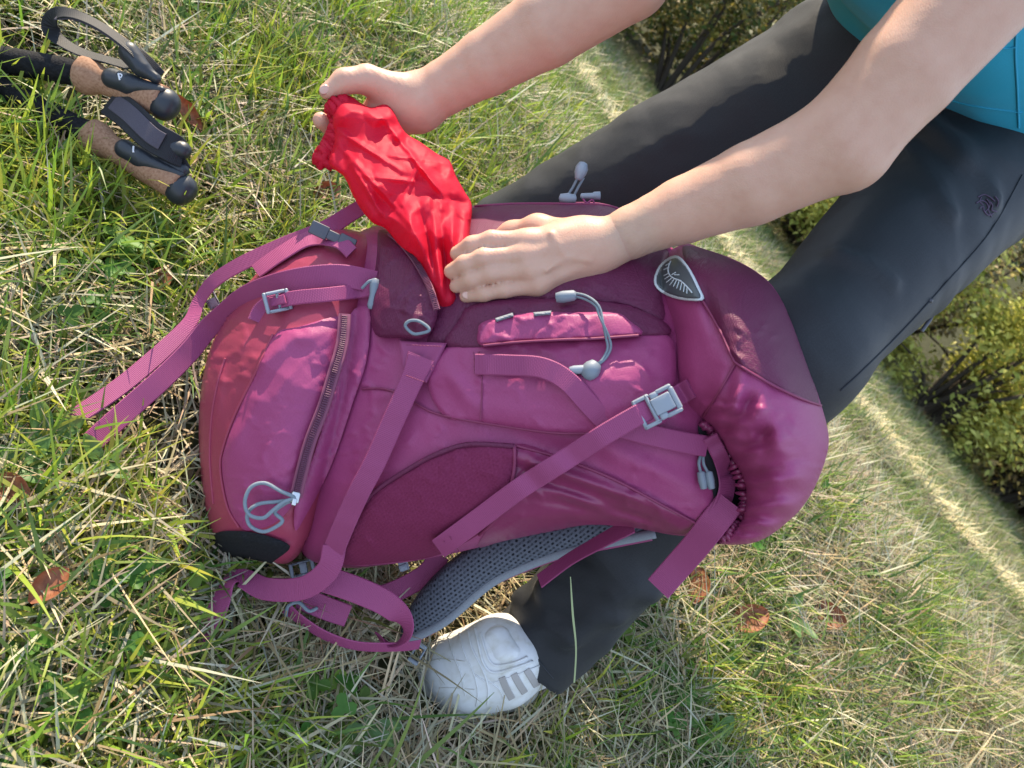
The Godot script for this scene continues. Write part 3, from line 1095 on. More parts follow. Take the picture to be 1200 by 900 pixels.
func make_pack_straps(t: Node3D) -> void:
	put("haul_strap", laid_band(pg([557, 427, 598, 428, 635, 431, 664, 446, 693, 477, 713, 495, 751, 507, 794, 517, 828, 523]), [25], [0.014, 0.020, 0.024, 0.020, 0.014, 0.010, 0.008, 0.008, 0.010]), M.web, t)
	put("side_strap", laid_band(pg([514, 643, 560, 609, 607, 574, 643, 551, 679, 528, 712, 507, 745, 488, 760, 480]), [25], [0.020, 0.014, 0.016, 0.018, 0.020, 0.022, 0.024, 0.022]), M.web, t)
	put("side_strap", laid_band(pg([784, 470, 796, 463, 810, 455]), [24], [0.020, 0.012, 0.002]), M.web, t)
	sewn(t, "strap_tab", [468, 399, 524, 402, 515, 420, 500, 449, 472, 440, 470, 420], 0.011, 0.0, M.web, null, false, 2.0)
	put("side_strap", laid_band(pg([494, 418, 484, 442, 460, 495, 440, 540, 419, 580, 400, 622, 388, 652]), [34, 27, 26], [0.013, 0.014, 0.014, 0.014, 0.014, 0.014, 0.016]), M.web, t)
	put("side_strap_tail", loose_band([[392, 640, 0.688, 0], [384, 668, 0.692, 8], [355, 689, 0.70, 5], [312, 690, 0.715, 10], [284, 677, 0.725, 35], [268, 682, 0.717, 60], [255, 712, 0.704, 30], [231, 755, 0.690, 20]], 0.021), M.web, t)
	var za := pack_z(Vector2(436, 330)) - 0.012
	put("compression_strap", loose_band([[440, 331, za, 0], [396, 323, pack_z(Vector2(396, 323)) - 0.012, 0], [341, 329, pack_z(Vector2(341, 329)) - 0.012, 0], [293, 345, pack_z(Vector2(293, 345)) - 0.011, 0], [262, 369, 0.755, -8], [243, 386, 0.768, -15], [222, 412, 0.760, -10], [190, 444, 0.745, 0], [152, 478, 0.730, 0], [108, 518, 0.708, 5]], 0.0205), M.web, t)
	put("compression_strap", loose_band([[428, 240, 0.775, 35], [405, 254, 0.765, 30], [380, 269, 0.752, 25], [330, 288, 0.757, 35], [283, 309, 0.768, 40], [250, 330, 0.782, 45], [233, 353, 0.792, 50], [222, 378, 0.780, 40], [194, 408, 0.765, 25], [142, 452, 0.738, 25], [80, 494, 0.708, 30]], 0.0185), M.web, t)
	put("lower_compression_strap", laid_band(pg([313, 356, 345, 349, 385, 345, 420, 341, 437, 338]), [17], [0.010, 0.011, 0.011, 0.011, 0.009]), M.web, t)
	put("buckle_strap", laid_band(pg([300, 318, 330, 297, 362, 280, 395, 282, 412, 296]), [17], [0.006, 0.010, 0.012, 0.014, 0.010]), M.web, t)
	put("buckle_strap", loose_band([[318, 352, pack_z(Vector2(318, 352)) - 0.008, 0], [305, 362, pack_z(Vector2(305, 362)) - 0.007, 0], [298, 376, pack_z(Vector2(298, 376)) - 0.005, 0]], 0.012), M.web, t)
	put("shoulder_strap_webbing", loose_band([[372, 676, 0.712, 0], [398, 684, 0.715, 0], [425, 694, 0.720, 5], [452, 707, 0.724, 15], [470, 724, 0.730, 35], [474, 742, 0.740, 70], [462, 754, 0.752, 90], [444, 748, 0.762, 110]], 0.024), M.web, t)
	put("shoulder_strap_webbing", loose_band([[335, 712, 0.735, 50], [352, 726, 0.735, 60], [382, 745, 0.738, 60], [420, 757, 0.742, 60], [468, 758, 0.748, 60], [492, 755, 0.755, 60]], 0.016), M.web, t)
	put("shoulder_strap_webbing", loose_band([[352, 700, 0.740, 10], [380, 712, 0.742, 10], [408, 722, 0.745, 20]], 0.022), M.web, t)
	put("hip_belt_webbing", loose_band([[425, 705, 0.80, 10], [465, 692, 0.80, 10], [500, 672, 0.805, 0], [515, 650, 0.80, 0]], 0.022), M.web, t)
	put("hip_belt_webbing", loose_band([[742, 614, 0.700, 40], [705, 634, 0.715, 50], [668, 655, 0.730, 55], [632, 681, 0.735, 50]], 0.020), M.web, t)
	put("lid_strap", loose_band([[856, 588, 0.640, 0], [836, 613, 0.640, 0], [815, 640, 0.655, 0], [793, 665, 0.668, 0], [771, 690, 0.672, 5]], 0.0235), M.web, t)
	for q in [[520, 634, 531, 651], [527, 629, 538, 646], [762, 476, 752, 488], [566, 416, 566, 439], [575, 416, 575, 439], [476, 440, 498, 448], [476, 404, 518, 406]]:
		stitches(t, q, 0.0235 if q[0] < 540 or q[0] > 700 else 0.0155, M.piping)
	put("lid_strap", laid_band(pg([832, 512, 846, 540, 852, 568, 846, 592, 834, 612]), [19], [0.0075]), M.web, t)

func buckle(t: Node3D, called: String, c: Vector2, lift: float, deg: float, length: float, width: float, bars: Array, m: Material) -> void:
	# bars: boxes in the buckle's plane, shares of half length and half width: [x, y, half x, half y]
	var z := pack_z(c) - lift
	var o := at(c.x, c.y, z)
	var n := (EYE - o).normalized()
	var a := deg_to_rad(deg)
	var u := (at(c.x + cos(a) * 10.0, c.y + sin(a) * 10.0, z) - o).normalized()
	u = (u - n * u.dot(n)).normalized()
	var w := u.cross(n).normalized()
	var s := Shape.new()
	for b in bars:
		box_into(s, o + u * length * 0.5 * b[0] + w * width * 0.5 * b[1] + n * (0.0004 * (bars.find(b) % 3)), u * length * 0.5 * b[2], w * width * 0.5 * b[3], n * (0.0022 if b.size() < 5 else b[4]), 0.0009)
	put(called, s.done(), m, t)

func ring_cord(pts: Array, z: float, dz: float, r: float) -> ArrayMesh:
	var line := PackedVector3Array()
	var p2 := rounded(pg(pts), 5)
	for i in p2.size():
		line.append(at(p2[i].x, p2[i].y, z - dz * sin(PI * i / p2.size())))
	return cord(line, r, 7, true)

func make_pack_fittings(t: Node3D) -> void:
	# side release buckle of the long side strap
	buckle(t, "side_release_buckle", Vector2(771, 476), 0.027, -27, 0.034, 0.0245, [[-0.9, 0, 0.10, 1.0], [-0.30, 0, 0.09, 1.0], [-0.55, 0.88, 0.40, 0.13], [-0.55, -0.88, 0.40, 0.13], [0.25, 0, 0.48, 0.55, 0.0030], [0.55, 0.82, 0.38, 0.14], [0.55, -0.82, 0.38, 0.14], [0.85, 0, 0.13, 0.75], [0.05, 0.72, 0.2, 0.2], [0.05, -0.72, 0.2, 0.2]], M.grey_plastic)
	buckle(t, "ladder_buckle", Vector2(325, 353), 0.016, -12, 0.023, 0.019, [[-0.85, 0, 0.15, 1.0], [0.85, 0, 0.15, 1.0], [0, 0.85, 0.75, 0.16], [0, -0.85, 0.75, 0.16], [0.1, 0, 0.12, 0.75]], M.grey_plastic)
	put("ladder_buckle_strap", laid_band(pg([317, 354, 326, 352, 334, 350]), [11], [0.0165]), M.web, t)
	buckle(t, "release_buckle", Vector2(390, 277), 0.025, 25, 0.044, 0.014, [[-0.6, 0, 0.38, 0.9, 0.004], [0.05, 0, 0.3, 0.65, 0.003], [0.62, 0, 0.36, 0.95, 0.004], [0.62, 0.5, 0.2, 0.2, 0.005]], M.dark_plastic)
	buckle(t, "ladder_buckle", Vector2(247, 350), -0.004, 62, 0.022, 0.012, [[-0.85, 0, 0.15, 1.0], [0.85, 0, 0.15, 1.0], [0, 0.85, 0.75, 0.16], [0, -0.85, 0.75, 0.16], [0.5, 0, 0.5, 0.75]], M.grey_plastic)
	buckle(t, "ladder_buckle", Vector2(354, 666), 0.006, -15, 0.024, 0.014, [[-0.85, 0, 0.15, 1.0], [0.85, 0, 0.15, 1.0], [0, 0.85, 0.75, 0.16], [0, -0.85, 0.75, 0.16], [0.1, 0, 0.3, 0.75]], M.grey_rubber)
	buckle(t, "lid_buckle", Vector2(847, 612), 0.012, -35, 0.026, 0.018, [[-0.85, 0, 0.15, 1.0], [0.85, 0, 0.15, 1.0], [0, 0.85, 0.75, 0.16], [0, -0.85, 0.75, 0.16], [0.1, 0, 0.4, 0.75]], M.grey_plastic)
	buckle(t, "shoulder_buckle", Vector2(489, 766), -0.02, -60, 0.022, 0.012, [[-0.8, 0, 0.2, 1.0], [0.8, 0, 0.2, 1.0], [0, 0.8, 0.75, 0.2], [0, -0.8, 0.75, 0.2]], M.grey_plastic)
	buckle(t, "shoulder_buckle", Vector2(472, 660), -0.05, 70, 0.016, 0.010, [[0, 0, 1, 1], [0.5, 0.2, 0.4, 0.9, 0.003]], M.grey_plastic)
	# pull of the compression strap
	var za := pack_z(Vector2(438, 344)) - 0.014
	put("strap_pull", lathe(at(440, 326, za), at(435, 363, za), PackedVector2Array([Vector2(0, 0.001), Vector2(0.001, 0.0035), Vector2(0.006, 0.0045), Vector2(0.015, 0.0032), Vector2(0.024, 0.0042), Vector2(0.0275, 0.003), Vector2(0.028, 0.0005)]), 12), M.grey_rubber, t)
	put("strap_pull_cord", cord(smooth3(PackedVector3Array([at(424, 338, za), at(434, 329, za - 0.002), at(442, 333, za), at(440, 343, za + 0.001)]), 5), 0.0014, 7), M.grey_cord, t)
	# loops on zips
	var zf := pack_z(Vector2(488, 384)) - 0.022
	put("zip_loop", ring_cord([475, 382, 480, 376, 490, 376, 500, 382, 503, 387, 496, 390, 484, 391], zf, 0.003, 0.0014), M.grey_cord, t)
	var zb := pack_z(Vector2(346, 583)) - 0.017
	var slider := Shape.new()
	var so := at(346, 583, zb)
	var sn := (EYE - so).normalized()
	var su := (at(343, 596, zb) - so).normalized()
	box_into(slider, so, su * 0.005, su.cross(sn) * 0.004, sn * 0.0025, 0.001)
	box_into(slider, so + su * 0.004 + sn * 0.003, su * 0.003, su.cross(sn) * 0.002, sn * 0.001, 0.0005)
	put("zip_slider", slider.done(), M.metal, t)
	put("zip_loop", ring_cord([345, 583, 330, 576, 310, 566, 294, 571, 287, 588, 292, 603, 308, 607, 320, 598, 333, 588], zb - 0.002, 0.004, 0.0017), M.grey_cord, t)
	put("zip_loop", ring_cord([344, 586, 325, 588, 302, 591, 290, 602, 293, 616, 308, 623, 322, 618, 331, 610, 322, 600, 334, 590], zb + 0.001, 0.003, 0.0017), M.grey_cord, t)
	# cord with its lock on the front pocket
	var zc := pack_z(Vector2(700, 400)) - 0.019
	for k in [0.0, 4.5]:
		put("pocket_cord", cord(smooth3(PackedVector3Array([at(668, 343 + k * 0.7, zc + 0.018), at(685, 346 + k, zc + 0.008), at(698, 354 + k, zc - 0.002), at(704 - k * 0.5, 364 + k, zc - 0.004), at(707, 380, zc - 0.006), at(710 + k * 0.8, 395, zc - 0.002), at(712 + k * 0.8, 408, zc), at(706 + k * 0.6, 421, zc), at(696, 431, zc - 0.003)]), 5), 0.0011, 7), M.grey_cord, t)
	put("cord_toggle", lathe(at(651, 349, zc + 0.016), at(674, 346, zc + 0.014), PackedVector2Array([Vector2(0, 0.001), Vector2(0.0005, 0.004), Vector2(0.006, 0.005), Vector2(0.015, 0.0045), Vector2(0.017, 0.003), Vector2(0.0172, 0.0005)]), 12), M.grey_rubber, t)
	put("cord_lock", lathe(at(700, 424, zc - 0.006), at(686, 442, zc - 0.006), PackedVector2Array([Vector2(0, 0.001), Vector2(0.001, 0.0045), Vector2(0.005, 0.0068), Vector2(0.0085, 0.0075), Vector2(0.0125, 0.0065), Vector2(0.0155, 0.0045), Vector2(0.0165, 0.001)]), 16), M.grey_rubber, t)
	put("cord_lock", lathe(at(692, 432, zc - 0.007), at(668, 434, zc - 0.004), PackedVector2Array([Vector2(0, 0.003), Vector2(0.006, 0.0035), Vector2(0.013, 0.0036), Vector2(0.0165, 0.0028), Vector2(0.0172, 0.0006)]), 12), M.grey_plastic, t)
	# cord locks on the top edge
	var zt := 0.735
	for k in [0.0, 7.0]:
		put("top_cord", cord(PackedVector3Array([at(677 + k, 208, zt), at(671 + k * 0.9, 220, zt + 0.003), at(662 + k * 1.2, 234, zt + 0.004)]), 0.0013, 7), M.grey_cord, t)
	put("top_cord_lock", lathe(at(684, 190, zt), at(677, 212, zt), PackedVector2Array([Vector2(0, 0.001), Vector2(0.0012, 0.0042), Vector2(0.006, 0.0062), Vector2(0.011, 0.0058), Vector2(0.017, 0.0035), Vector2(0.0178, 0.0005)]), 14), M.grey_plastic, t)
	put("top_cord_lock", lathe(at(655, 232, zt), at(678, 233, zt), PackedVector2Array([Vector2(0, 0.001), Vector2(0.0012, 0.0040), Vector2(0.008, 0.0050), Vector2(0.016, 0.0038), Vector2(0.017, 0.0005)]), 14), M.grey_plastic, t)
	put("top_cord_lock", lathe(at(680, 230, zt), at(705, 229, zt), PackedVector2Array([Vector2(0, 0.001), Vector2(0.001, 0.0028), Vector2(0.012, 0.0028), Vector2(0.013, 0.0038), Vector2(0.019, 0.0038), Vector2(0.0195, 0.0005)]), 12), M.grey_plastic, t)
	put("top_cord", cord(smooth3(PackedVector3Array([at(683, 233, zt - 0.003), at(688, 238, zt - 0.004), at(694, 234, zt - 0.004), at(697, 240, zt - 0.003)]), 5), 0.0009, 6), M.web, t)
	# grey pulls in the hollow under the lid
	var zh := pack_z(Vector2(827, 548)) - 0.008
	for k in [0.0, 9.0]:
		put("hollow_cord", cord(smooth3(PackedVector3Array([at(822 + k * 0.3, 531, zh), at(819 + k * 0.6, 543, zh - 0.002), at(822 + k, 556, zh - 0.002)]), 5), 0.0013, 7), M.grey_cord, t)
		put("hollow_pull", lathe(at(821 + k, 552, zh - 0.002), at(825 + k, 573, zh - 0.002), PackedVector2Array([Vector2(0, 0.001), Vector2(0.001, 0.0032), Vector2(0.008, 0.0036), Vector2(0.0145, 0.0028), Vector2(0.015, 0.0005)]), 10), M.grey_rubber, t)
	put("grey_loop", cord(smooth3(PackedVector3Array([at(335, 722, 0.733), at(338, 710, 0.731), at(350, 706, 0.730), at(362, 716, 0.731), at(372, 712, 0.735)]), 5), 0.0018, 7), M.grey_cord, t)

func make_back_pad(t: Node3D) -> void:
	var depth := func(p: Vector2) -> float: return 0.80 - 0.00016 * (p.x - 480.0)
	var o := rounded(pg([772, 617, 730, 608, 693, 604, 647, 612, 593, 622, 543, 645, 503, 680, 480, 712, 469, 742, 473, 756, 500, 743, 527, 727, 577, 685, 627, 662, 673, 647, 727, 636, 765, 627]), 4)
	var pad := stuffed(o, 3.0, depth, 0.020, 0.02, 0.4)
	put("mesh_back_pad", pad[1], M.air_mesh, t)
	var line := PackedVector3Array()
	for p in smooth2(pg([475, 752, 500, 740, 527, 724, 577, 682, 627, 659, 673, 644, 727, 633, 768, 625]), 6):
		line.append(at(p.x, p.y, depth.call(p) - 0.010))
	put("pad_edging", cord(line, 0.0050, 8), M.air_trim, t)
	var low := PackedVector3Array()
	for q in line: low.append(q + Vector3(0.002, -0.005, 0.003))
	put("pad_piping", cord(low, 0.0022, 8), M.web, t)

# ---------------------------------------------------------------- the hiker
func chain(f: Field, pts: Array, radii: Array, blend: float, group := 0) -> void:
	for i in pts.size() - 1:
		f.bone(pts[i], pts[i + 1], radii[i], radii[i + 1], blend if i == 0 or group > 0 else 0.004, group)

func make_person() -> void:
	var t := thing("person", "person in dark trousers and turquoise shirt kneeling behind the backpack, reaching into it", "person", Vector3(0.05, 0, -1.05))
	var hip_r := at(1014, 90, 0.95)
	var knee_r := at(600, 285, 1.10)
	var ank_r := Vector3(-0.16, 0.06, -1.36)
	var hip_l := at(1165, 170, 0.93)
	var knee_l := at(930, 412, 0.73)
	var ank_l := at(650, 738, 0.87)
	for q in [[106, 515, 0.75, 220, 407, 0.77], [84, 499, 0.76, 230, 370, 0.79], [230, 752, 0.72, 300, 690, 0.72], [341, 720, 0.74, 480, 758, 0.75], [-60, 60, 0.95, 210, 125, 0.95], [-40, 90, 0.95, 220, 225, 0.95], [60, 30, 0.95, 190, 90, 0.94]]:
		var low_a := at(q[0], q[1], q[2])
		var low_b := at(q[3], q[4], q[5])
		stones.append([low_a, low_b, 0.028])
		low_a.y = 0.0; low_b.y = 0.0
		stones.append([low_a, low_b, 0.024])
	stones += [[at(490, 785, 0.87), ank_l, 0.115], [at(470, 815, 0.81), at(640, 850, 0.81), 0.085], [at(290, 520, 0.80), at(600, 520, 0.75), 0.115], [at(540, 790, 0.875), ank_l, 0.05], [ank_l, knee_l, 0.06], [knee_r, ank_r, 0.065], [at(480, 740, 0.80), at(600, 650, 0.80), 0.03]]
	# trousers
	var f := Field.new()
	f.bone(hip_r, hip_l, 0.110, 0.105, 0.05)
	f.bone(hip_r, hip_r.lerp(knee_r, 0.55), 0.108, 0.090, 0.03)
	f.bone(hip_r.lerp(knee_r, 0.55), knee_r, 0.090, 0.070, 0.004)
	f.bone(knee_r, ank_r, 0.066, 0.045, 0.02)
	f.bone(hip_l, hip_l.lerp(knee_l, 0.5), 0.100, 0.080, 0.03)
	f.bone(hip_l.lerp(knee_l, 0.5), knee_l, 0.080, 0.060, 0.004)
	f.bone(knee_l, ank_l, 0.064, 0.056, 0.025)
	f.bone(ank_l, at(596, 790, 0.885), 0.055, 0.055, 0.004)
	var hem := at(621, 768, 0.883)
	f.cuts.append([hem, (at(545, 833, 0.883) - hem).normalized(), 0.10])
	var pelvis := (hip_r + hip_l) * 0.5
	f.bone(pelvis + Vector3(-0.03, 0.02, 0), pelvis + Vector3(-0.03, 0.13, 0.03), 0.115, 0.105, 0.05)
	# creases of the cloth: x y depth, x y depth, thickness
	for q in [[1040, 110, 0.86, 1130, 190, 0.82, 0.012], [1090, 150, 0.85, 1165, 235, 0.83, 0.010], [1060, 175, 0.84, 1110, 250, 0.80, 0.009], [985, 300, 0.69, 1045, 330, 0.71, 0.006],
			[745, 100, 0.95, 830, 150, 0.91, 0.008], [770, 100, 0.94, 850, 130, 0.90, 0.006], [900, 25, 0.88, 960, 70, 0.86, 0.012], [930, 10, 0.88, 985, 40, 0.87, 0.010],
			[640, 690, 0.83, 720, 720, 0.83, 0.012], [660, 660, 0.82, 735, 690, 0.81, 0.012], [610, 700, 0.86, 660, 745, 0.85, 0.010], [700, 640, 0.80, 765, 690, 0.79, 0.012], [670, 745, 0.85, 720, 700, 0.83, 0.010]]:
		var a := at(q[0], q[1], q[2])
		var b := at(q[3], q[4], q[5])
		var bones: int = 8
		var best_a := 1e3
		# sink each crease into the surface of the leg it lies on
		var pa := a
		var pb := b
		for side in 2:
			var p := a if side == 0 else b
			var ray := (p - EYE).normalized()
			var d := 0.35
			for step in 60:
				var dist := f.d(EYE + ray * d, PackedInt32Array(range(bones + 1)))
				if dist < 0.0008: break
				d += dist
			if side == 0: pa = EYE + ray * (d + float(q[6]) * 0.15)
			else: pb = EYE + ray * (d + float(q[6]) * 0.15)
		if pa.distance_to(pb) < 0.25:
			f.bone(pa, pb, q[6], float(q[6]) * 0.7, 0.016)
	f.relief = func(p: Vector3) -> float: return 0.0065 * maxf(0.0, crease.get_noise_3d(p.x * 4.5, p.y * 3.2, p.z * 4.5) - 0.40) + 0.0022 * noise.get_noise_3d(p.x * 7, p.y * 7, p.z * 7) + 0.0008 * noise.get_noise_3d(p.x * 24, p.y * 24, p.z * 24)
	var tr := put("trousers", net(f, 0.006), M.trousers, t)
	# skin: both arms with their hands
	var arms := Shape.new()
	var arm := Field.new()
	var wr := at(488, 121, 0.785)
	var el_r := at(738, -28, 0.72)
	var sh_r := Vector3(-0.30, 0.86, -0.92)
	chain(arm, [wr, at(520, 103, 0.778), at(570, 74, 0.765), at(640, 32, 0.745), el_r, sh_r], [0.0245, 0.0262, 0.0312, 0.0372, 0.0390, 0.048], 0.012)
	# right hand: palm, thumb on top, forefinger under the gathered cloth, the rest behind it
	arm.bone(wr, at(452, 106, 0.772), 0.0245, 0.0150, 0.014)
	arm.bone(wr, at(447, 130, 0.785), 0.0240, 0.0140, 0.014)
	arm.bone(wr, at(455, 146, 0.790), 0.0225, 0.0120, 0.014)
	chain(arm, [at(462, 104, 0.768), at(430, 93, 0.760), at(404, 95, 0.752), at(383, 107, 0.748)], [0.0150, 0.0125, 0.0105, 0.0078], 0.010, 1)
	chain(arm, [at(446, 122, 0.785), at(415, 150, 0.795), at(392, 152, 0.785), at(376, 141, 0.768)], [0.0120, 0.0100, 0.0092, 0.0085], 0.008, 2)
	chain(arm, [at(448, 138, 0.790), at(420, 168, 0.805), at(398, 168, 0.800), at(388, 152, 0.790)], [0.0115, 0.0098, 0.0088, 0.0078], 0.008, 3)
	chain(arm, [at(452, 148, 0.795), at(430, 178, 0.812), at(408, 178, 0.810), at(398, 162, 0.800)], [0.0110, 0.0092, 0.0083, 0.0074], 0.008, 4)
	chain(arm, [at(460, 154, 0.798), at(444, 182, 0.812), at(426, 182, 0.812), at(418, 170, 0.805)], [0.0100, 0.0080, 0.0072, 0.0066], 0.008, 5)
	arm.relief = func(p: Vector3) -> float: return 0.00025 * noise.get_noise_3d(p.x * 35, p.y * 35, p.z * 35)
	net_into(arms, arm, 0.0028)
	var left := Field.new()
	var wl := at(700, 290, 0.652)
	var el_l := at(985, 168, 0.59)
	var sh_l := at(1290, -170, 0.53)
	chain(left, [at(716, 283, 0.650), at(740, 272, 0.645), at(800, 247, 0.635), at(880, 216, 0.615), el_l, at(1060, 85, 0.570), sh_l], [0.0203, 0.0216, 0.0268, 0.0325, 0.0358, 0.0385, 0.046], 0.012)
	left.bone(el_l, at(999, 180, 0.592), 0.028, 0.021, 0.02)
	left.relief = func(p: Vector3) -> float: return 0.0003 * noise.get_noise_3d(p.x * 30, p.y * 30, p.z * 30)
	net_into(arms, left, 0.004)
	left = Field.new()
	left.bone(wl, at(760, 264, 0.642), 0.0198, 0.0225, 0.012)
	# left hand laid on the pack, fingers bent into the opening
	var kn := [at(618, 282, 0.648), at(614, 299, 0.645), at(622, 317, 0.645), at(632, 334, 0.649)]
	var rk := [0.0088, 0.0090, 0.0088, 0.0080]
	var roots := [at(684, 272, 0.652), at(688, 282, 0.650), at(688, 296, 0.650), at(684, 310, 0.654)]
	for i in 4:
		left.bone(roots[i], kn[i], 0.0135, rk[i], 0.010)
	left.bone(wl, at(660, 292, 0.652), 0.020, 0.017, 0.012)
	chain(left, [kn[0], at(576, 281, 0.648), at(553, 287, 0.650), at(536, 297, 0.657)], [0.0084, 0.0077, 0.0072, 0.0066], 0.004, 1)
	chain(left, [kn[1], at(567, 302, 0.643), at(545, 309, 0.647), at(529, 318, 0.655)], [0.0085, 0.0078, 0.0073, 0.0066], 0.004, 2)
	chain(left, [kn[2], at(575, 320, 0.644), at(552, 328, 0.648), at(535, 335, 0.656)], [0.0083, 0.0075, 0.0070, 0.0063], 0.004, 3)
	chain(left, [kn[3], at(592, 339, 0.648), at(567, 344, 0.650), at(546, 347, 0.656)], [0.0077, 0.0069, 0.0064, 0.0057], 0.004, 4)
	chain(left, [at(672, 276, 0.660), at(630, 268, 0.676), at(600, 274, 0.690), at(575, 285, 0.700)], [0.014, 0.0112, 0.0098, 0.0075], 0.010, 5)
	for i in 4:          # tendons on the back of the hand
		var away: Vector3 = (EYE - kn[i]).normalized()
		left.bone(roots[i] + away * 0.0125, kn[i] + away * 0.0068, 0.0022, 0.0028, 0.006)
	for q in [[645, 272, 662, 300, 0.0012], [662, 300, 690, 305, 0.0014], [640, 318, 664, 300, 0.0010]]:      # veins
		left.bone(at(q[0], q[1], 0.6345), at(q[2], q[3], 0.6335), float(q[4]) * 0.7, float(q[4]) * 0.7, 0.004)
	net_into(arms, left, 0.0021)
	# neck and head, above the picture
	var mid := (sh_r + sh_l) * 0.5 + Vector3(0, 0.02, -0.03)
	var hc := mid + Vector3(0.02, 0.21, 0.05)
	var hd := Field.new()
	hd.bone(mid, hc, 0.055, 0.05, 0.02)
	hd.bone(hc + Vector3(0, 0.05, -0.02), hc + Vector3(0, 0.04, 0.01), 0.085, 0.08, 0.02)
	hd.bone(hc + Vector3(0, 0, 0.03), hc + Vector3(0, -0.035, 0.06), 0.06, 0.038, 0.03)
	hd.bone(hc + Vector3(0, 0.03, 0.09), hc + Vector3(0, 0.005, 0.105), 0.010, 0.014, 0.012)
	hd.bone(hc + Vector3(-0.02, -0.028, 0.092), hc + Vector3(0.02, -0.028, 0.092), 0.007, 0.007, 0.006)
	for s in [-1.0, 1.0]:
		hd.bone(hc + Vector3(0.082 * s, 0.03, 0), hc + Vector3(0.085 * s, 0.0, 0), 0.014, 0.010, 0.008)
		hd.bone(hc + Vector3(0.032 * s, 0.045, 0.082), hc + Vector3(0.04 * s, 0.045, 0.078), 0.010, 0.009, 0.008)
	net_into(arms, hd, 0.006)
	put("body", arms.done(), M.skin, t)
	for q in [[380, 105, 0.7405, 0.0042, -8.0], [547, 346, 0.6502, 0.0034, 2.0]]:
		var o := at(q[0], q[1], q[2])
		var n := (EYE - o).normalized()
		var nail := lathe(o - n * 0.0012, o + n * 0.001, PackedVector2Array([Vector2(0, 0.0001), Vector2(0.0004, float(q[3]) * 0.8), Vector2(0.0012, q[3]), Vector2(0.0018, float(q[3]) * 0.75), Vector2(0.0021, 0.0001)]), 14, at(q[0] + 10, q[1] + q[4], q[2]) - o, 1.3)
		put("fingernail", nail, M.nail, t)
	var hair := Field.new()
	hair.bone(hc + Vector3(0, 0.075, -0.03), hc + Vector3(0, 0.02, -0.07), 0.092, 0.07, 0.02)
	hair.bone(hc + Vector3(0, 0.03, -0.11), hc + Vector3(0.02, -0.14, -0.14), 0.04, 0.02, 0.02)
	put("hair", net(hair, 0.008), M.hair, t)
	# shirt
	var sf := Field.new()
	var waist := pelvis + Vector3(-0.02, 0.10, 0.03)
	var sideways := (hip_l - hip_r).normalized()
	for s in [-1.0, 1.0]:
		var w: Vector3 = waist + sideways * 0.065 * s
		var c: Vector3 = mid + (sh_l - sh_r).normalized() * 0.085 * s + Vector3(0, -0.10, -0.02)
		sf.bone(w, c, 0.105, 0.105, 0.05)
		var sh: Vector3 = sh_l if s > 0 else sh_r
		sf.bone(c, sh, 0.09, 0.058, 0.04)
		var el: Vector3 = at(1060, 85, 0.570) if s > 0 else el_r
		sf.bone(sh, sh.lerp(el, 0.33 if s < 0 else 0.2), 0.058, 0.056, 0.02)
	sf.relief = func(p: Vector3) -> float: return 0.0035 * noise.get_noise_3d(p.x * 9, p.y * 6, p.z * 9)
	put("shirt", net(sf, 0.008), M.shirt, t)
	var drape := func(g: Field, x: float, y: float, lift: float) -> Vector3:
		var ray := (at(x, y, 1.0) - EYE).normalized()
		var d := 0.35
		var all := PackedInt32Array(range(g.a.size()))
		for step in 70:
			var dist := g.d(EYE + ray * d, all)
			if dist < 0.0003 or d > 1.6: break
			d += dist * 0.9
		return EYE + ray * (d - lift)
	var drawn := func(g: Field, line: Array, lift: float) -> PackedVector3Array:
		var out := PackedVector3Array()
		for p in smooth2(pg(line), 6): out.append(drape.call(g, p.x, p.y, lift))
		return out
	# embroidered badge, pull of the thigh pocket, hem seams
	var em := Shape.new()
	for q in [[1146, 231, 1153, 228, 1160, 231, 1166, 236], [1144, 238, 1150, 235, 1156, 238, 1158, 244, 1154, 248], [1148, 244, 1152, 242, 1153, 247, 1158, 252, 1164, 250], [1160, 236, 1163, 241, 1162, 246, 1168, 248], [1166, 230, 1170, 236, 1168, 242], [1150, 231, 1148, 236, 1152, 240], [1156, 233, 1160, 239, 1158, 246, 1162, 254]]:
		cord_into(em, drawn.call(f, q, 0.0004), [0.00075], 5)
	put("embroidered_badge", em.done(), M.thread, tr)
	put("pocket_zip_pull", cord(PackedVector3Array([drape.call(f, 1090, 352, 0.001), at(1096, 362, 0.80), at(1090, 374, 0.80), at(1080, 388, 0.80)]), 0.0022, 7), M.dark_plastic, tr)
	put("trouser_hem", cord(drawn.call(f, [597, 731, 612, 748, 632, 775, 648, 795], 0.0002), 0.0010, 6), M.trouser_seam, tr)
	put("trouser_seam", cord(drawn.call(f, [1198, 205, 1160, 272, 1110, 330, 1060, 385, 1010, 435, 985, 458], 0.0), 0.0009, 6), M.trouser_seam, tr)
	var sh := get_node("person/shirt") as Node3D
	put("shirt_seam", cord(drawn.call(sf, [1060, 92, 1085, 104, 1130, 122, 1198, 132], 0.0), 0.0011, 6), M.shirt_seam, sh)
	put("shirt_seam", cord(drawn.call(sf, [1192, 20, 1190, 60, 1192, 100, 1194, 150], 0.0), 0.0011, 6), M.shirt_seam, sh)
	put("shirt_seam", cord(drawn.call(sf, [1150, 40, 1175, 56, 1190, 55], 0.0), 0.0011, 6), M.shirt_seam, sh)
	make_shoe(t)

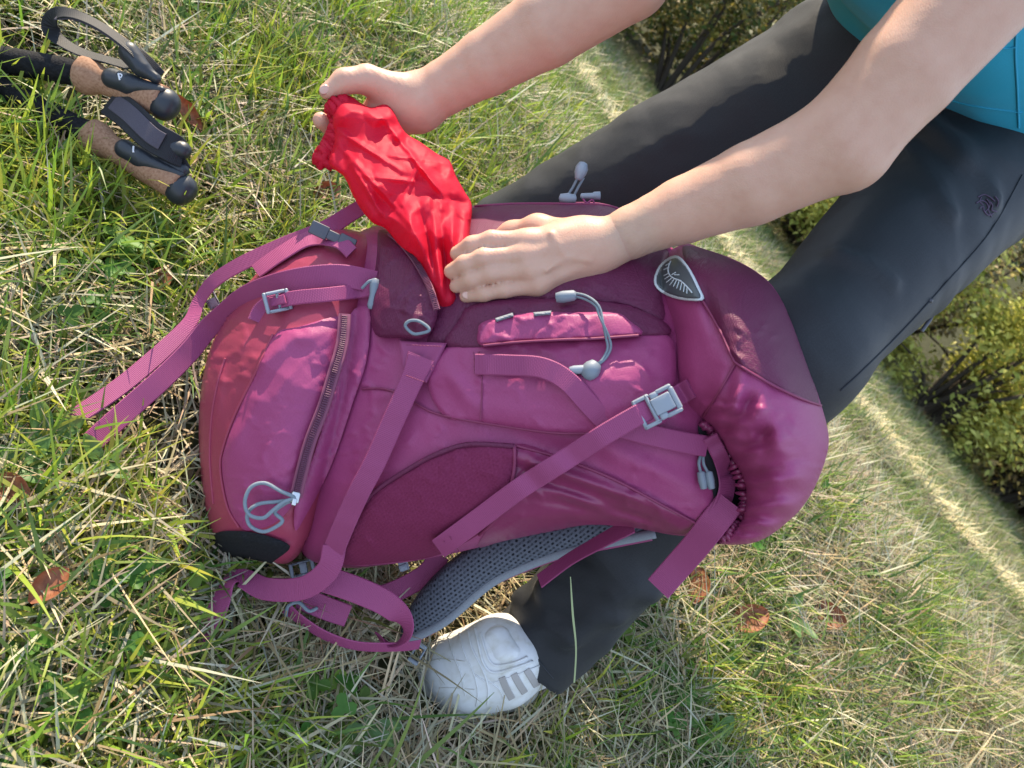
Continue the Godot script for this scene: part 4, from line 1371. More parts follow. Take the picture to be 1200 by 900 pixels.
func make_shoe(t: Node3D) -> void:
	# the planted foot: toe towards the lower left
	var f := Field.new()
	var z := 0.850
	f.bone(at(626, 772, 0.878), at(585, 772, z), 0.034, 0.040, 0.02)
	f.bone(at(590, 765, z - 0.005), at(545, 785, z), 0.040, 0.036, 0.02)
	f.bone(at(590, 795, z + 0.003), at(548, 797, z + 0.002), 0.032, 0.030, 0.02)
	f.bone(at(545, 778, z), at(527, 778, z + 0.003), 0.034, 0.030, 0.02)
	f.bone(at(556, 796, z + 0.004), at(537, 792, z + 0.004), 0.030, 0.028, 0.02)
	f.bone(at(575, 755, z - 0.02), at(600, 770, z - 0.02), 0.022, 0.026, 0.02)
	var shoe := put("shoe", net(f, 0.0035), M.shoe, t)
	var hit := func(x: float, y: float, lift: float) -> Vector3:
		var ray := (at(x, y, 1.0) - EYE).normalized()
		var d := 0.6
		var all := PackedInt32Array(range(f.a.size()))
		for step in 60:
			var dist := f.d(EYE + ray * d, all)
			if dist < 0.0003 or d > 1.4: break
			d += dist
		return EYE + ray * (d - lift)
	var on := func(line: Array, lift: float) -> PackedVector3Array:
		var out := PackedVector3Array()
		for p in smooth2(pg(line), 6): out.append(hit.call(p.x, p.y, lift))
		return out
	var strip := func(line: Array, width: float, lift: float) -> ArrayMesh:
		var c := smooth2(pg(line), 6)
		var l := PackedVector3Array()
		var r := PackedVector3Array()
		for i in c.size():
			var d2 := (c[mini(i + 1, c.size() - 1)] - c[maxi(i - 1, 0)]).normalized()
			var sd := Vector2(-d2.y, d2.x) * width * 0.5
			l.append(hit.call(c[i].x - sd.x, c[i].y - sd.y, lift))
			r.append(hit.call(c[i].x + sd.x, c[i].y + sd.y, lift))
		return band_mesh(l, r, 0.0014)
	for q in [[588, 794, 593, 806, 600, 819], [602, 790, 608, 801, 615, 812], [617, 785, 623, 794, 629, 804]]:
		put("side_stripe", strip.call(q, 8.5, 0.0007), M.stripe, shoe)
	put("toe_seam", cord(on.call([548, 738, 553, 760, 566, 786, 572, 806, 571, 826], 0.0002), 0.0012, 6), M.shoe, shoe)
	put("toe_seam", cord(on.call([538, 742, 544, 765, 556, 792, 560, 812, 558, 828], 0.0002), 0.0010, 6), M.shoe, shoe)
	put("tongue_edge", cord(on.call([556, 736, 560, 752, 566, 776, 578, 788, 602, 783, 624, 775], 0.0004), 0.0016, 6), M.shoe, shoe)
	put("tongue_edge", cord(on.call([563, 742, 567, 757, 574, 775, 584, 780, 604, 776, 618, 770], 0.0004), 0.0014, 6), M.shoe, shoe)
	var tp := Field.new()
	for q in [[576, 748, 586, 766], [588, 744, 602, 764], [582, 746, 594, 765]]:
		tp.bone(hit.call(q[0], q[1], -0.0065), hit.call(q[2], q[3], -0.0065), 0.0085, 0.0085, 0.008)
	put("tongue_pad", net(tp, 0.0025), M.shoe, shoe)
	for q in [[525, 745, 530, 765, 540, 790, 545, 815], [575, 800, 585, 808, 592, 822], [556, 790, 575, 800, 600, 793, 632, 780]]:
		put("seam", cord(on.call(q, 0.0001), 0.0009, 5), M.shoe, shoe)
	for q in [[500, 775, 520, 772, 545, 775], [514, 806, 532, 806, 556, 808]]:
		put("stitching", cord(on.call(q, 0.0), 0.0005, 5), M.shoe_dirty, shoe)
	# rubber sole round the foot
	var sole := Field.new()
	var drop := Vector3(0, -0.026, 0)
	sole.bone(at(615, 788, 0.880) + drop, at(560, 795, z) + drop, 0.036, 0.040, 0.01)
	sole.bone(at(560, 795, z) + drop, at(532, 782, z) + drop, 0.040, 0.034, 0.01)
	sole.bone(at(585, 768, z) + drop, at(532, 780, z) + drop, 0.034, 0.034, 0.01)
	put("sole", net(sole, 0.005), M.shoe_dirty, shoe)

# ---------------------------------------------------------------- grass
# a blade: root, heading, length, width, how far it leans (0 upright, 1 flat) and how much it curls over
func blade(s: Shape, root: Vector3, turn: float, length: float, width: float, lean: float, curl: float, c: Color, segs := 4, twist := 0.0) -> void:
	var dir := Vector3(cos(turn), 0, sin(turn))
	var side := Vector3(-dir.z, 0, dir.x)
	var p := root
	var first := s.v.size()
	var bend := 0.0
	for i in segs + 1:
		var f := float(i) / segs
		var ang := lean * PI * 0.5 + curl * f * f * PI * 0.5
		var w := width * 0.5 * (1.0 - pow(f, 2.5)) + 0.0002
		var sd := side.rotated(Vector3.UP, twist * f)
		s.vert(p - sd * w, Vector2.ZERO)
		s.vert(p + sd * w, Vector2.ZERO)
		s.col.append(c); s.col.append(c)
		p += (dir * sin(ang) + Vector3.UP * cos(ang)) * (length / segs)
	for i in segs:
		var a := first + i * 2
		s.quad(a, a + 2, a + 3, a + 1)

func shade_of(spread: float) -> Color:
	var k := 1.0 + rng.randf_range(-spread, spread)
	return Color(k * rng.randf_range(0.85, 1.2), k, k * rng.randf_range(0.8, 1.1))

func tuft(kind: String) -> Shape:
	var s := Shape.new()
	var n: int = {"short": 9, "blade": 7, "long": 3, "tangle": 9, "stem": 1, "fine": 10, "sparse": 5, "wisp": 5}[kind]
	var reach := 0.025
	for i in n:
		var off := Vector2.from_angle(rng.randf() * TAU) * reach * sqrt(rng.randf())
		var root := Vector3(off.x, -0.006, off.y)
		var turn := rng.randf() * TAU
		match kind:
			"short": blade(s, root, turn, rng.randf_range(0.022, 0.052), rng.randf_range(0.0016, 0.0034), rng.randf_range(0.05, 0.6), rng.randf_range(0.1, 0.7), shade_of(0.3), 2)
			"blade": blade(s, root, turn, rng.randf_range(0.04, 0.098), rng.randf_range(0.0022, 0.0050), rng.randf_range(0.1, 0.65), rng.randf_range(0.1, 0.9), shade_of(0.3), 3, rng.randf_range(-0.6, 0.6))
			"sparse": blade(s, root * 2.0, turn, rng.randf_range(0.035, 0.08), rng.randf_range(0.0025, 0.005), rng.randf_range(0.1, 0.65), rng.randf_range(0.1, 0.9), shade_of(0.3), 2)
			"wisp": blade(s, root * 2.0 + Vector3(0, 0.01, 0), turn, rng.randf_range(0.04, 0.10), rng.randf_range(0.002, 0.004), rng.randf_range(0.6, 1.0), rng.randf_range(-0.2, 0.3), shade_of(0.35), 2)
			"long": blade(s, root, turn, rng.randf_range(0.08, 0.15), rng.randf_range(0.002, 0.004), rng.randf_range(0.2, 0.7), rng.randf_range(0.2, 0.9), shade_of(0.25), 6, rng.randf_range(-0.8, 0.8))
			"fine": blade(s, root, turn, rng.randf_range(0.025, 0.06), rng.randf_range(0.0008, 0.0016), rng.randf_range(0.1, 0.8), rng.randf_range(0.1, 1.0), shade_of(0.35), 2)
			"tangle":
				root += Vector3(rng.randf_range(-0.03, 0.03), rng.randf_range(0.004, 0.03), rng.randf_range(-0.03, 0.03))
				blade(s, root, turn, rng.randf_range(0.035, 0.105), rng.randf_range(0.0010, 0.0024), rng.randf_range(0.72, 1.0), rng.randf_range(-0.2, 0.25), shade_of(0.35), 2, rng.randf_range(-1.5, 1.5))
			"stem":
				blade(s, Vector3(0, 0.012, 0), turn, rng.randf_range(0.2, 0.36), rng.randf_range(0.0014, 0.0026), rng.randf_range(0.80, 0.93), rng.randf_range(-0.1, 0.15), shade_of(0.2), 6, rng.randf_range(-0.5, 0.5))
	s.uv.resize(s.v.size())
	return s

# a clover: round leaflets on a thin stalk
func clover(leaves: int, size: float) -> Shape:
	var s := Shape.new()
	for k in leaves:
		var root := Vector3(rng.randf_range(-0.03, 0.03), 0, rng.randf_range(-0.03, 0.03))
		var head := root + Vector3(rng.randf_range(-0.012, 0.012), rng.randf_range(0.012, 0.034), rng.randf_range(-0.012, 0.012))
		var c := shade_of(0.25)
		var st := Shape.new()
		blade(s, root, rng.randf() * TAU, head.y, 0.0014, 0.05, 0.1, c, 2)
		var spin := rng.randf() * TAU
		var tilt := Vector3(rng.randf_range(-0.35, 0.35), 1, rng.randf_range(-0.35, 0.35)).normalized()
		for l in 3:
			var w := spin + l * TAU / 3.0
			var out := Vector3(cos(w), 0.15, sin(w))
			out = (out - tilt * out.dot(tilt)).normalized()
			var sd := tilt.cross(out)
			var m := s.vert(head + tilt * -0.0008)
			s.col.append(c)
			var ring := []
			for q in 8:
				var a := TAU * q / 8.0
				var r := size * (1.0 - (0.12 if q == 0 else 0.0))
				ring.append(s.vert(head + out * size * (0.95 + cos(a) * r / size) + sd * sin(a) * size * 0.85 + tilt * 0.0025 * absf(sin(a))))
				s.col.append(c)
			var mid := s.vert(head + out * size)
			s.col.append(c)
			for q in 8:
				s.tri(mid, ring[q], ring[(q + 1) % 8])
	s.uv.resize(s.v.size())
	return s

var stones: Array = []      # bones round which nothing grows: [a, b, radius]

func free_spot(p: Vector3, room: float) -> bool:
	for o in stones:
		if Geometry3D.get_closest_point_to_segment(p, o[0], o[1]).distance_to(p) < o[2] * room:
			return false
	return true

func sow(called: String, label: String, meshes: Array, m: Material, spots: Array) -> void:
	# spots: [place, turn, size, colour]; nobody could count these: one object
	var sum := Shape.new()
	var parts := []
	for m0: Shape in meshes:
		m0.normals()
		parts.append(m0)
	for i in spots.size():
		var q: Array = spots[i]
		var src: Shape = parts[i % parts.size()]
		var b := Basis(Vector3.UP, q[1])
		b = Basis(Vector3(sin(q[1] * 7.0), 0, cos(q[1] * 5.0)).normalized(), 0.25 * sin(q[1] * 3.0)) * b
		var first := sum.v.size()
		sum.v.append_array(Transform3D(b.scaled(Vector3.ONE * float(q[2])), q[0]) * src.v)
		sum.nrm.append_array(Transform3D(b, Vector3.ZERO) * src.nrm)
		var tint: Color = q[3]
		for c in src.col:
			sum.col.append(c * tint)
		for k in src.idx:
			sum.idx.append(first + k)
	sum.uv.resize(sum.v.size())
	var o := put(called, sum.done(true), m)
	o.set_meta("kind", "stuff")
	o.set_meta("label", label)

# spots spread over the meadow between two distances; in the camera's view and well round it
func scatter(count: int, near: float, far: float, margin: float, keep: Callable, room := 1.0) -> Array:
	var out := []
	var tries := 0
	while out.size() < count and tries < count * 12:
		tries += 1
		var s := sqrt(lerpf(near * near, far * far, rng.randf()))
		var a := rng.randf_range(-1.05, 1.25)
		var p := Vector3(sin(a) * s, 0, -cos(a) * s)
		p.y = ground_y(p.x, p.z)
		var q := sheet(p)
		if q.x < -margin or q.y < -margin or q.x > 1200 + margin or q.y > 900 + margin:
			continue
		var w: Variant = keep.call(p)
		if w == null: continue
		if s < 2.2 and not free_spot(p, room): continue
		out.append([p, rng.randf() * TAU, w[0], w[1]])
	return out

func make_grass() -> void:
	rng.seed = 77
	var short_m := []
	var blade_m := []
	var long_m := []
	var tangle_m := []
	var stem_m := []
	var fine_m := []
	var sparse_m := []
	var wisp_m := []
	for k in 6:
		sparse_m.append(tuft("sparse")); wisp_m.append(tuft("wisp"))
		short_m.append(tuft("short")); blade_m.append(tuft("blade")); long_m.append(tuft("long"))
		tangle_m.append(tuft("tangle")); stem_m.append(tuft("stem")); fine_m.append(tuft("fine"))
	var green_at := func(p: Vector3) -> float:      # patches of fresh grass among the thatch
		return clampf(0.58 + 0.9 * noise.get_noise_2d(p.x * 3.1 + 9.0, p.z * 3.1) + 0.25 * smoothstep(0.0, -0.45, p.x) - 0.24 * smoothstep(-0.05, 0.35, p.x), 0, 1)
	var strip := func(p: Vector3) -> bool:  # band of sunlight across the far meadow, made by straw colour
		return absf(-p.z - 2.72 - 0.09 * noise.get_noise_2d(p.x * 2.0, 3.0)) < 0.12 + 0.05 * noise.get_noise_2d(p.x * 7.0, p.z * 7.0) + rng.randf_range(-0.05, 0.06) - 0.12 * smoothstep(0.05, 0.45, noise.get_noise_2d(p.x * 2.3 + 60.0, p.z * 1.2))
	var pick := func(list: Array) -> Color:
		var c: Color = list[rng.randi() % list.size()]
		return c.lerp(list[rng.randi() % list.size()], rng.randf())
	var greens := [Color(0.13, 0.21, 0.045), Color(0.23, 0.30, 0.06), Color(0.17, 0.25, 0.06), Color(0.075, 0.14, 0.045), Color(0.29, 0.32, 0.10)]
	var straws := [Color(0.46, 0.39, 0.25), Color(0.38, 0.31, 0.19), Color(0.33, 0.29, 0.21), Color(0.23, 0.16, 0.08), Color(0.52, 0.46, 0.33)]
	var lush := [Color(0.27, 0.37, 0.045), Color(0.34, 0.41, 0.06), Color(0.17, 0.29, 0.04), Color(0.42, 0.42, 0.08)]
	var grow := func(p: Vector3):
		var g: float = green_at.call(p)
		if rng.randf() > 0.15 + g: return null
		return [rng.randf_range(0.7, 1.25), pick.call(lush if rng.randf() < 0.75 * smoothstep(0.45, 0.8, g) else greens)]
	var dry := func(p: Vector3):
		var g: float = green_at.call(p)
		if rng.randf() > 1.1 - g: return null
		return [rng.randf_range(0.7, 1.3), pick.call(straws)]
	sow("short_grass", "short green grass covering the near meadow", short_m, M.grass, scatter(15000, 0.12, 2.0, 260, grow))
	sow("grass_blades", "broader green grass blades standing in patches of the near meadow", blade_m, M.grass, scatter(9500, 0.12, 2.0, 260, grow))
	sow("long_grass", "long arching grass blades scattered over the near meadow", long_m, M.grass, scatter(700, 0.12, 1.7, 200, grow))
	sow("fine_grass", "thin wiry grass between the broader blades", fine_m, M.grass, scatter(7000, 0.12, 2.0, 260, func(p): return [rng.randf_range(0.7, 1.3), pick.call(greens).lerp(pick.call(straws), rng.randf())]))
	sow("straw_thatch", "matted dry straw lying through the near meadow", tangle_m, M.straw, scatter(12500, 0.12, 2.0, 260, dry, 0.62))
	sow("straw_stems", "long pale dry stalks lying across the near meadow", stem_m, M.straw, scatter(330, 0.12, 1.7, 200, func(p): return [rng.randf_range(0.6, 1.3), pick.call(straws)]))
	var clovers := []
	for k in 4: clovers.append(clover(6, rng.randf_range(0.0042, 0.0066)))
	sow("clover", "small round clover leaves growing through the thatch", clovers, M.leaflet, scatter(650, 0.12, 1.6, 200, func(p):
		if noise.get_noise_2d(p.x * 4.0 - 30.0, p.z * 4.0) < 0.0: return null
		return [rng.randf_range(0.7, 1.2), pick.call([Color(0.07, 0.19, 0.03), Color(0.11, 0.24, 0.045), Color(0.16, 0.26, 0.04)])]))
	# farther down the slope
	var far_grow := func(p: Vector3):
		if strip.call(p) and rng.randf() < 0.7: return null
		var g := clampf(0.5 + 0.9 * noise.get_noise_2d(p.x * 1.3 + 9.0, p.z * 2.6), 0, 1)
		if rng.randf() > 0.35 + g: return null
		return [rng.randf_range(0.7, 1.2), pick.call(greens).lerp(Color(0.24, 0.31, 0.12), 0.5)]
	var far_dry := func(p: Vector3):
		if strip.call(p): return [rng.randf_range(0.8, 1.3), pick.call([Color(0.76, 0.68, 0.42), Color(0.70, 0.62, 0.36), Color(0.58, 0.52, 0.29)])]  # sunlight on the strip is put into these paler straws
		var g := clampf(0.5 + 0.9 * noise.get_noise_2d(p.x * 1.3 + 9.0, p.z * 2.6), 0, 1)
		if rng.randf() > 0.72 - g: return null
		return [rng.randf_range(0.8, 1.4), pick.call([Color(0.30, 0.28, 0.18), Color(0.25, 0.25, 0.14), Color(0.20, 0.17, 0.10)])]
	sow("meadow_grass", "green grass of the meadow farther down the slope", sparse_m, M.grass, scatter(24000, 1.9, 6.5, 420, far_grow))
	sow("meadow_straw", "dry straw of the meadow and its sunlit strip coloured as pale straw", wisp_m, M.straw, scatter(15000, 1.9, 6.5, 420, far_dry))

# ---------------------------------------------------------------- bushes
func leaf_into(s: Shape, where: Transform3D, c: Color) -> void:
	var a := s.v.size()
	for p in [Vector3(0, 0, 0), Vector3(0.45, 0.02, -0.28), Vector3(0.5, -0.05, 0), Vector3(0.45, 0.02, 0.28), Vector3(1, -0.2, 0)]:
		s.vert(where * p)
		s.col.append(c)
	s.tri(a, a + 1, a + 2); s.tri(a, a + 2, a + 3); s.tri(a + 1, a + 4, a + 2); s.tri(a + 2, a + 4, a + 3)

func bush(called: String, label: String, category: String, group: String, base: Vector3, height: float, spread: float, leaves: int, size: float, tints: Array, seed_: int) -> void:
	rng.seed = seed_
	var t := thing(called, label, category, base, group)
	var stems := Shape.new()
	var heads := []
	for k in 12:
		var w := rng.randf() * TAU
		var out := rng.randf_range(0.15, 1.0) * spread
		var top := base + Vector3(cos(w) * out, height * (rng.randf_range(0.12, 0.4) if k < 5 else rng.randf_range(0.45, 1.0)), sin(w) * out * 0.8)
		var knee := base.lerp(top, 0.45) + Vector3(rng.randf_range(-0.1, 0.1), height * 0.08, rng.randf_range(-0.1, 0.1))
		cord_into(stems, smooth3(PackedVector3Array([base + Vector3(cos(w), -0.3, sin(w)) * 0.06, knee, top]), 4), [0.022, 0.02, 0.018, 0.015, 0.012, 0.009, 0.007, 0.005, 0.003], 6)
		heads.append([top, rng.randf_range(0.20, 0.42) * spread])
		for j in 2:
			heads.append([knee.lerp(top, rng.randf_range(0.2, 0.8)) + Vector3(rng.randf_range(-0.3, 0.3), rng.randf_range(-0.1, 0.1), rng.randf_range(-0.3, 0.3)) * spread, rng.randf_range(0.14, 0.34) * spread])
	put("stems" if category == "bush" else "trunk", stems.done(), M.bark, t)
	var crown := Shape.new()
	for i in leaves:
		var hd: Array = heads[rng.randi() % heads.size()]
		var dir := Vector3(rng.randfn(), rng.randfn() * 0.8, rng.randfn()).normalized()
		var r: float = hd[1] * pow(rng.randf(), 0.45)
		var p: Vector3 = hd[0] + dir * r
		var b := Basis.from_euler(Vector3(rng.randf_range(-0.7, 0.7), rng.randf() * TAU, rng.randf_range(-0.8, 0.5))).scaled(Vector3.ONE * rng.randf_range(0.6, 1.3) * size)
		var c: Color = tints[rng.randi() % tints.size()]
		leaf_into(crown, Transform3D(b, p), c.lerp(tints[rng.randi() % tints.size()], rng.randf()) * rng.randf_range(0.75, 1.2))
	put("crown", crown.done(), M.leaflet, t)

func make_bushes() -> void:
	var olive := [Color(0.351, 0.338, 0.081), Color(0.540, 0.472, 0.121), Color(0.230, 0.257, 0.068), Color(0.378, 0.270, 0.108)]
	var dark := [Color(0.061, 0.101, 0.027), Color(0.095, 0.135, 0.034), Color(0.135, 0.121, 0.041), Color(0.297, 0.230, 0.054)]
	var gold := [Color(0.620, 0.594, 0.135), Color(0.567, 0.540, 0.149), Color(0.297, 0.338, 0.068)]
	var brown := [Color(0.270, 0.203, 0.108), Color(0.405, 0.338, 0.135), Color(0.189, 0.189, 0.068), Color(0.540, 0.446, 0.162)]
	var plan := [
		[-2.7, 5.2, 1.5, 0.7, dark, "dark green bush at the upper edge behind the raised forearm"],
		[-1.7, 5.0, 1.3, 0.6, dark, "dark leafy bush seen between the raised forearm and the kneeling thigh"],
		[-0.8, 5.3, 1.7, 0.75, dark, "tall dark bush with yellow flecks above the kneeling thigh"],
		[0.1, 5.0, 1.2, 0.6, olive, "olive bush glimpsed under the lower forearm beside the lid"],
		[0.9, 5.1, 1.3, 0.65, gold, "yellowing bush glimpsed between the lower elbow and the planted knee"],
		[1.8, 4.9, 1.3, 0.65, gold, "pale golden bush beside the planted knee"],
		[2.6, 5.2, 1.5, 0.7, brown, "brownish bush behind the planted thigh with the hanging zip pull"],
		[3.4, 4.9, 1.2, 0.65, olive, "olive bush at the right edge above the dark hollow"],
		[4.2, 4.8, 1.3, 0.65, gold, "golden leaved bush at the right edge beside the meadow's end"],
		[5.2, 4.7, 1.3, 0.7, brown, "brownish bush past the right edge at the meadow's foot"],
		[-2.1, 6.1, 1.6, 0.8, olive, "olive bush in the second row behind the upper edge's dark bushes"],
		[0.5, 6.0, 1.6, 0.8, dark, "dark bush in the second row behind the lower forearm"],
		[1.5, 6.2, 1.7, 0.8, brown, "brownish bush in the second row behind the pale golden bush"],
		[2.4, 5.9, 1.7, 0.85, olive, "olive bush in the second row seen just past the planted thigh"],
		[3.2, 6.0, 1.7, 0.85, dark, "dark bush in the second row at the right edge by the trouser badge"],
		[4.1, 5.9, 1.6, 0.8, olive, "olive bush in the second row past the right edge"]]
	var k := 0
	for b in plan:
		bush("bush", b[5], "bush", "bushes along the foot of the meadow", Vector3(b[0], ground_y(b[0], -b[1]) - 0.02, -b[1]), b[2] * 1.1, b[3] * 1.08, 7500, 0.046, b[4], 300 + k)
		k += 1
	var far := [[-4.5, 7.5, dark], [-2.6, 8.2, dark], [-0.7, 7.6, olive], [1.2, 8.0, dark], [2.9, 7.4, brown], [4.6, 7.8, olive], [6.4, 7.2, dark], [8.2, 7.6, olive]]
	var words := ["leftmost dark tree behind the bushes", "dark tree behind the upper edge bushes", "olive tree behind the tall dark bush", "dark tree hidden behind the lower forearm and the shirt", "brown leaved tree behind the planted thigh",
		"olive tree behind the right edge bushes", "dark tree past the right edge behind the golden bush", "rightmost olive tree far past the right edge"]
	for i in far.size():
		var f: Array = far[i]
		bush("tree", words[i], "tree", "trees behind the bushes", Vector3(f[0], ground_y(f[0], -f[1]) - 0.02, -f[1]), 3.0, 1.75, 7500, 0.10, f[2], 500 + i)

# ---------------------------------------------------------------- the red cover pulled from the pocket
func make_rain_cover() -> void:
	var t := thing("rain_cover", "crumpled red nylon rain cover held by its gathered edge and pulled from the backpack", "rain cover", at(470, 240, 0.74))
	var depth := func(p: Vector2) -> float: return lerpf(0.770, 0.672, clampf((p.y - 110.0) / 240.0, 0, 1))
	# crumpled nylon: flat facets that meet in straight creases, in two sizes
	var facet := func(p: Vector2, cell: float, seed_: float) -> float:
		var u := p.x / cell - 0.5 * p.y / cell
		var v := p.y / cell * 1.1547
		var i := floorf(u)
		var j := floorf(v)
		var fu := u - i
		var fv := v - j
		var high := func(a: float, b: float) -> float: return noise.get_noise_3d(a * 7.31, b * 5.77, seed_) * 1.6
		if fu + fv < 1.0:
			return high.call(i, j) * (1.0 - fu - fv) + high.call(i + 1, j) * fu + high.call(i, j + 1) * fv
		return high.call(i + 1, j + 1) * (fu + fv - 1.0) + high.call(i + 1, j) * (1.0 - fv) + high.call(i, j + 1) * (1.0 - fu)
	var crumple := func(p: Vector2) -> float:
		var q := Vector2(p.x * 0.86 - p.y * 0.5, p.x * 0.5 + p.y * 0.86)
		q += Vector2(noise.get_noise_2d(p.x * 0.010, p.y * 0.010), noise.get_noise_2d(p.x * 0.010 + 50.0, p.y * 0.010)) * 22.0
		var flute := sin((p.x - 0.45 * (p.y - 240.0)) * 0.15 + 1.6 * noise.get_noise_2d(p.x * 0.008, p.y * 0.008))
		var r := 0.0
		for c in [[392, 150, 470, 200, 3.0, 0.005], [396, 168, 480, 262, 3.5, 0.005], [440, 126, 524, 236, 3.0, 0.006], [455, 150, 548, 262, 3.5, 0.005], [505, 235, 518, 345, 4.0, 0.007], [532, 230, 528, 335, 4.0, 0.007], [478, 250, 508, 325, 4.0, 0.006], [518, 250, 524, 350, 3.5, -0.008], [492, 240, 512, 330, 3.5, -0.007],
				[420, 205, 500, 215, 2.6, 0.004], [500, 175, 470, 240, 2.6, 0.004], [410, 190, 455, 262, 3.0, 0.005], [440, 180, 520, 190, 2.4, 0.004], [545, 250, 541, 320, 3.0, 0.005]]:
			r += ridge(p, Vector2(c[0], c[1]), Vector2(c[2], c[3]), c[4], c[5])
		return r + 0.018 * facet.call(q, 42.0, 3.0) + 0.0100 * facet.call(q + Vector2(13, 7), 18.0, 40.0) + 0.0045 * flute * smoothstep(215.0, 310.0, p.y)
	var o := pg([388, 135, 400, 115, 418, 118, 434, 126, 452, 122, 462, 132, 470, 148, 478, 158, 492, 166, 512, 180, 527, 188, 534, 205, 545, 225, 553, 240, 551, 268, 549, 292, 541, 312, 540, 345, 522, 366, 512, 356, 500, 330, 487, 303, 470, 290, 452, 268, 438, 262, 425, 248, 413, 228, 404, 208, 394, 200, 385, 190, 392, 165])
	put("cloth", stuffed(rounded(o, 3), 2.0, depth, 0.036, 0.03, 0.42, crumple)[1], M.red, t)
	# the gathered mouth: cloth drawn into tight pleats along a cord
	var edge := put("gathered_edge", stuffed(rounded(pg([386, 116, 398, 110, 412, 113, 424, 124, 420, 138, 404, 146, 412, 158, 400, 170, 404, 184, 398, 198, 384, 194, 374, 188, 374, 178, 380, 166, 385, 152, 391, 140, 383, 128]), 3), 2.0, func(p: Vector2) -> float: return 0.762 - 0.00006 * (p.y - 110.0), 0.014, 0.012)[1], M.red, t)
	rng.seed = 18
	var pl := Shape.new()
	var rim := smooth2(pg([402, 112, 391, 117, 385, 128, 391, 140, 388, 152, 382, 166, 374, 178, 371, 188, 378, 196]), 7)
	for k in rim.size() - 1:
		var d := (rim[k + 1] - rim[k]).normalized()
		var sd := Vector2(d.y, -d.x).rotated(rng.randf_range(-0.55, 0.55))
		if sd.x < 0: sd = -sd
		var l := rng.randf_range(14.0, 34.0)
		var z0 := 0.752 + rng.randf_range(-0.006, 0.006)
		var c := rim[k] + d * rng.randf_range(-2.0, 2.0)
		cord_into(pl, smooth3(PackedVector3Array([at(c.x - sd.x * 4.0, c.y - sd.y * 4.0, z0 + 0.006), at(c.x, c.y, z0), at(c.x + sd.x * l * 0.5, c.y + sd.y * l * 0.5 + rng.randf_range(-3, 3), z0 - 0.004), at(c.x + sd.x * l, c.y + sd.y * l, z0 + 0.004)]), 4), [0.0012, 0.0020, 0.0026, 0.0030, 0.0032, 0.0034, 0.0036, 0.0038, 0.0038, 0.0036, 0.0030, 0.0022, 0.0012], 7)
	put("pleats", pl.done(), M.red, edge)

# ---------------------------------------------------------------- trekking poles
func prof(a: Array) -> PackedVector2Array:
	return pg(a)

func make_poles() -> void:
	rng.seed = 5
	pole("black trekking pole marked R with its cork grip uppermost on the grass", [-70, 57], [94, 86], [194, 120], 0.885, 1.0, "R")
	pole("lower black trekking pole marked L, its cork grip half sunk in grass", [-40, 84], [104, 158], [214, 220], 0.890, 1.0, "L")

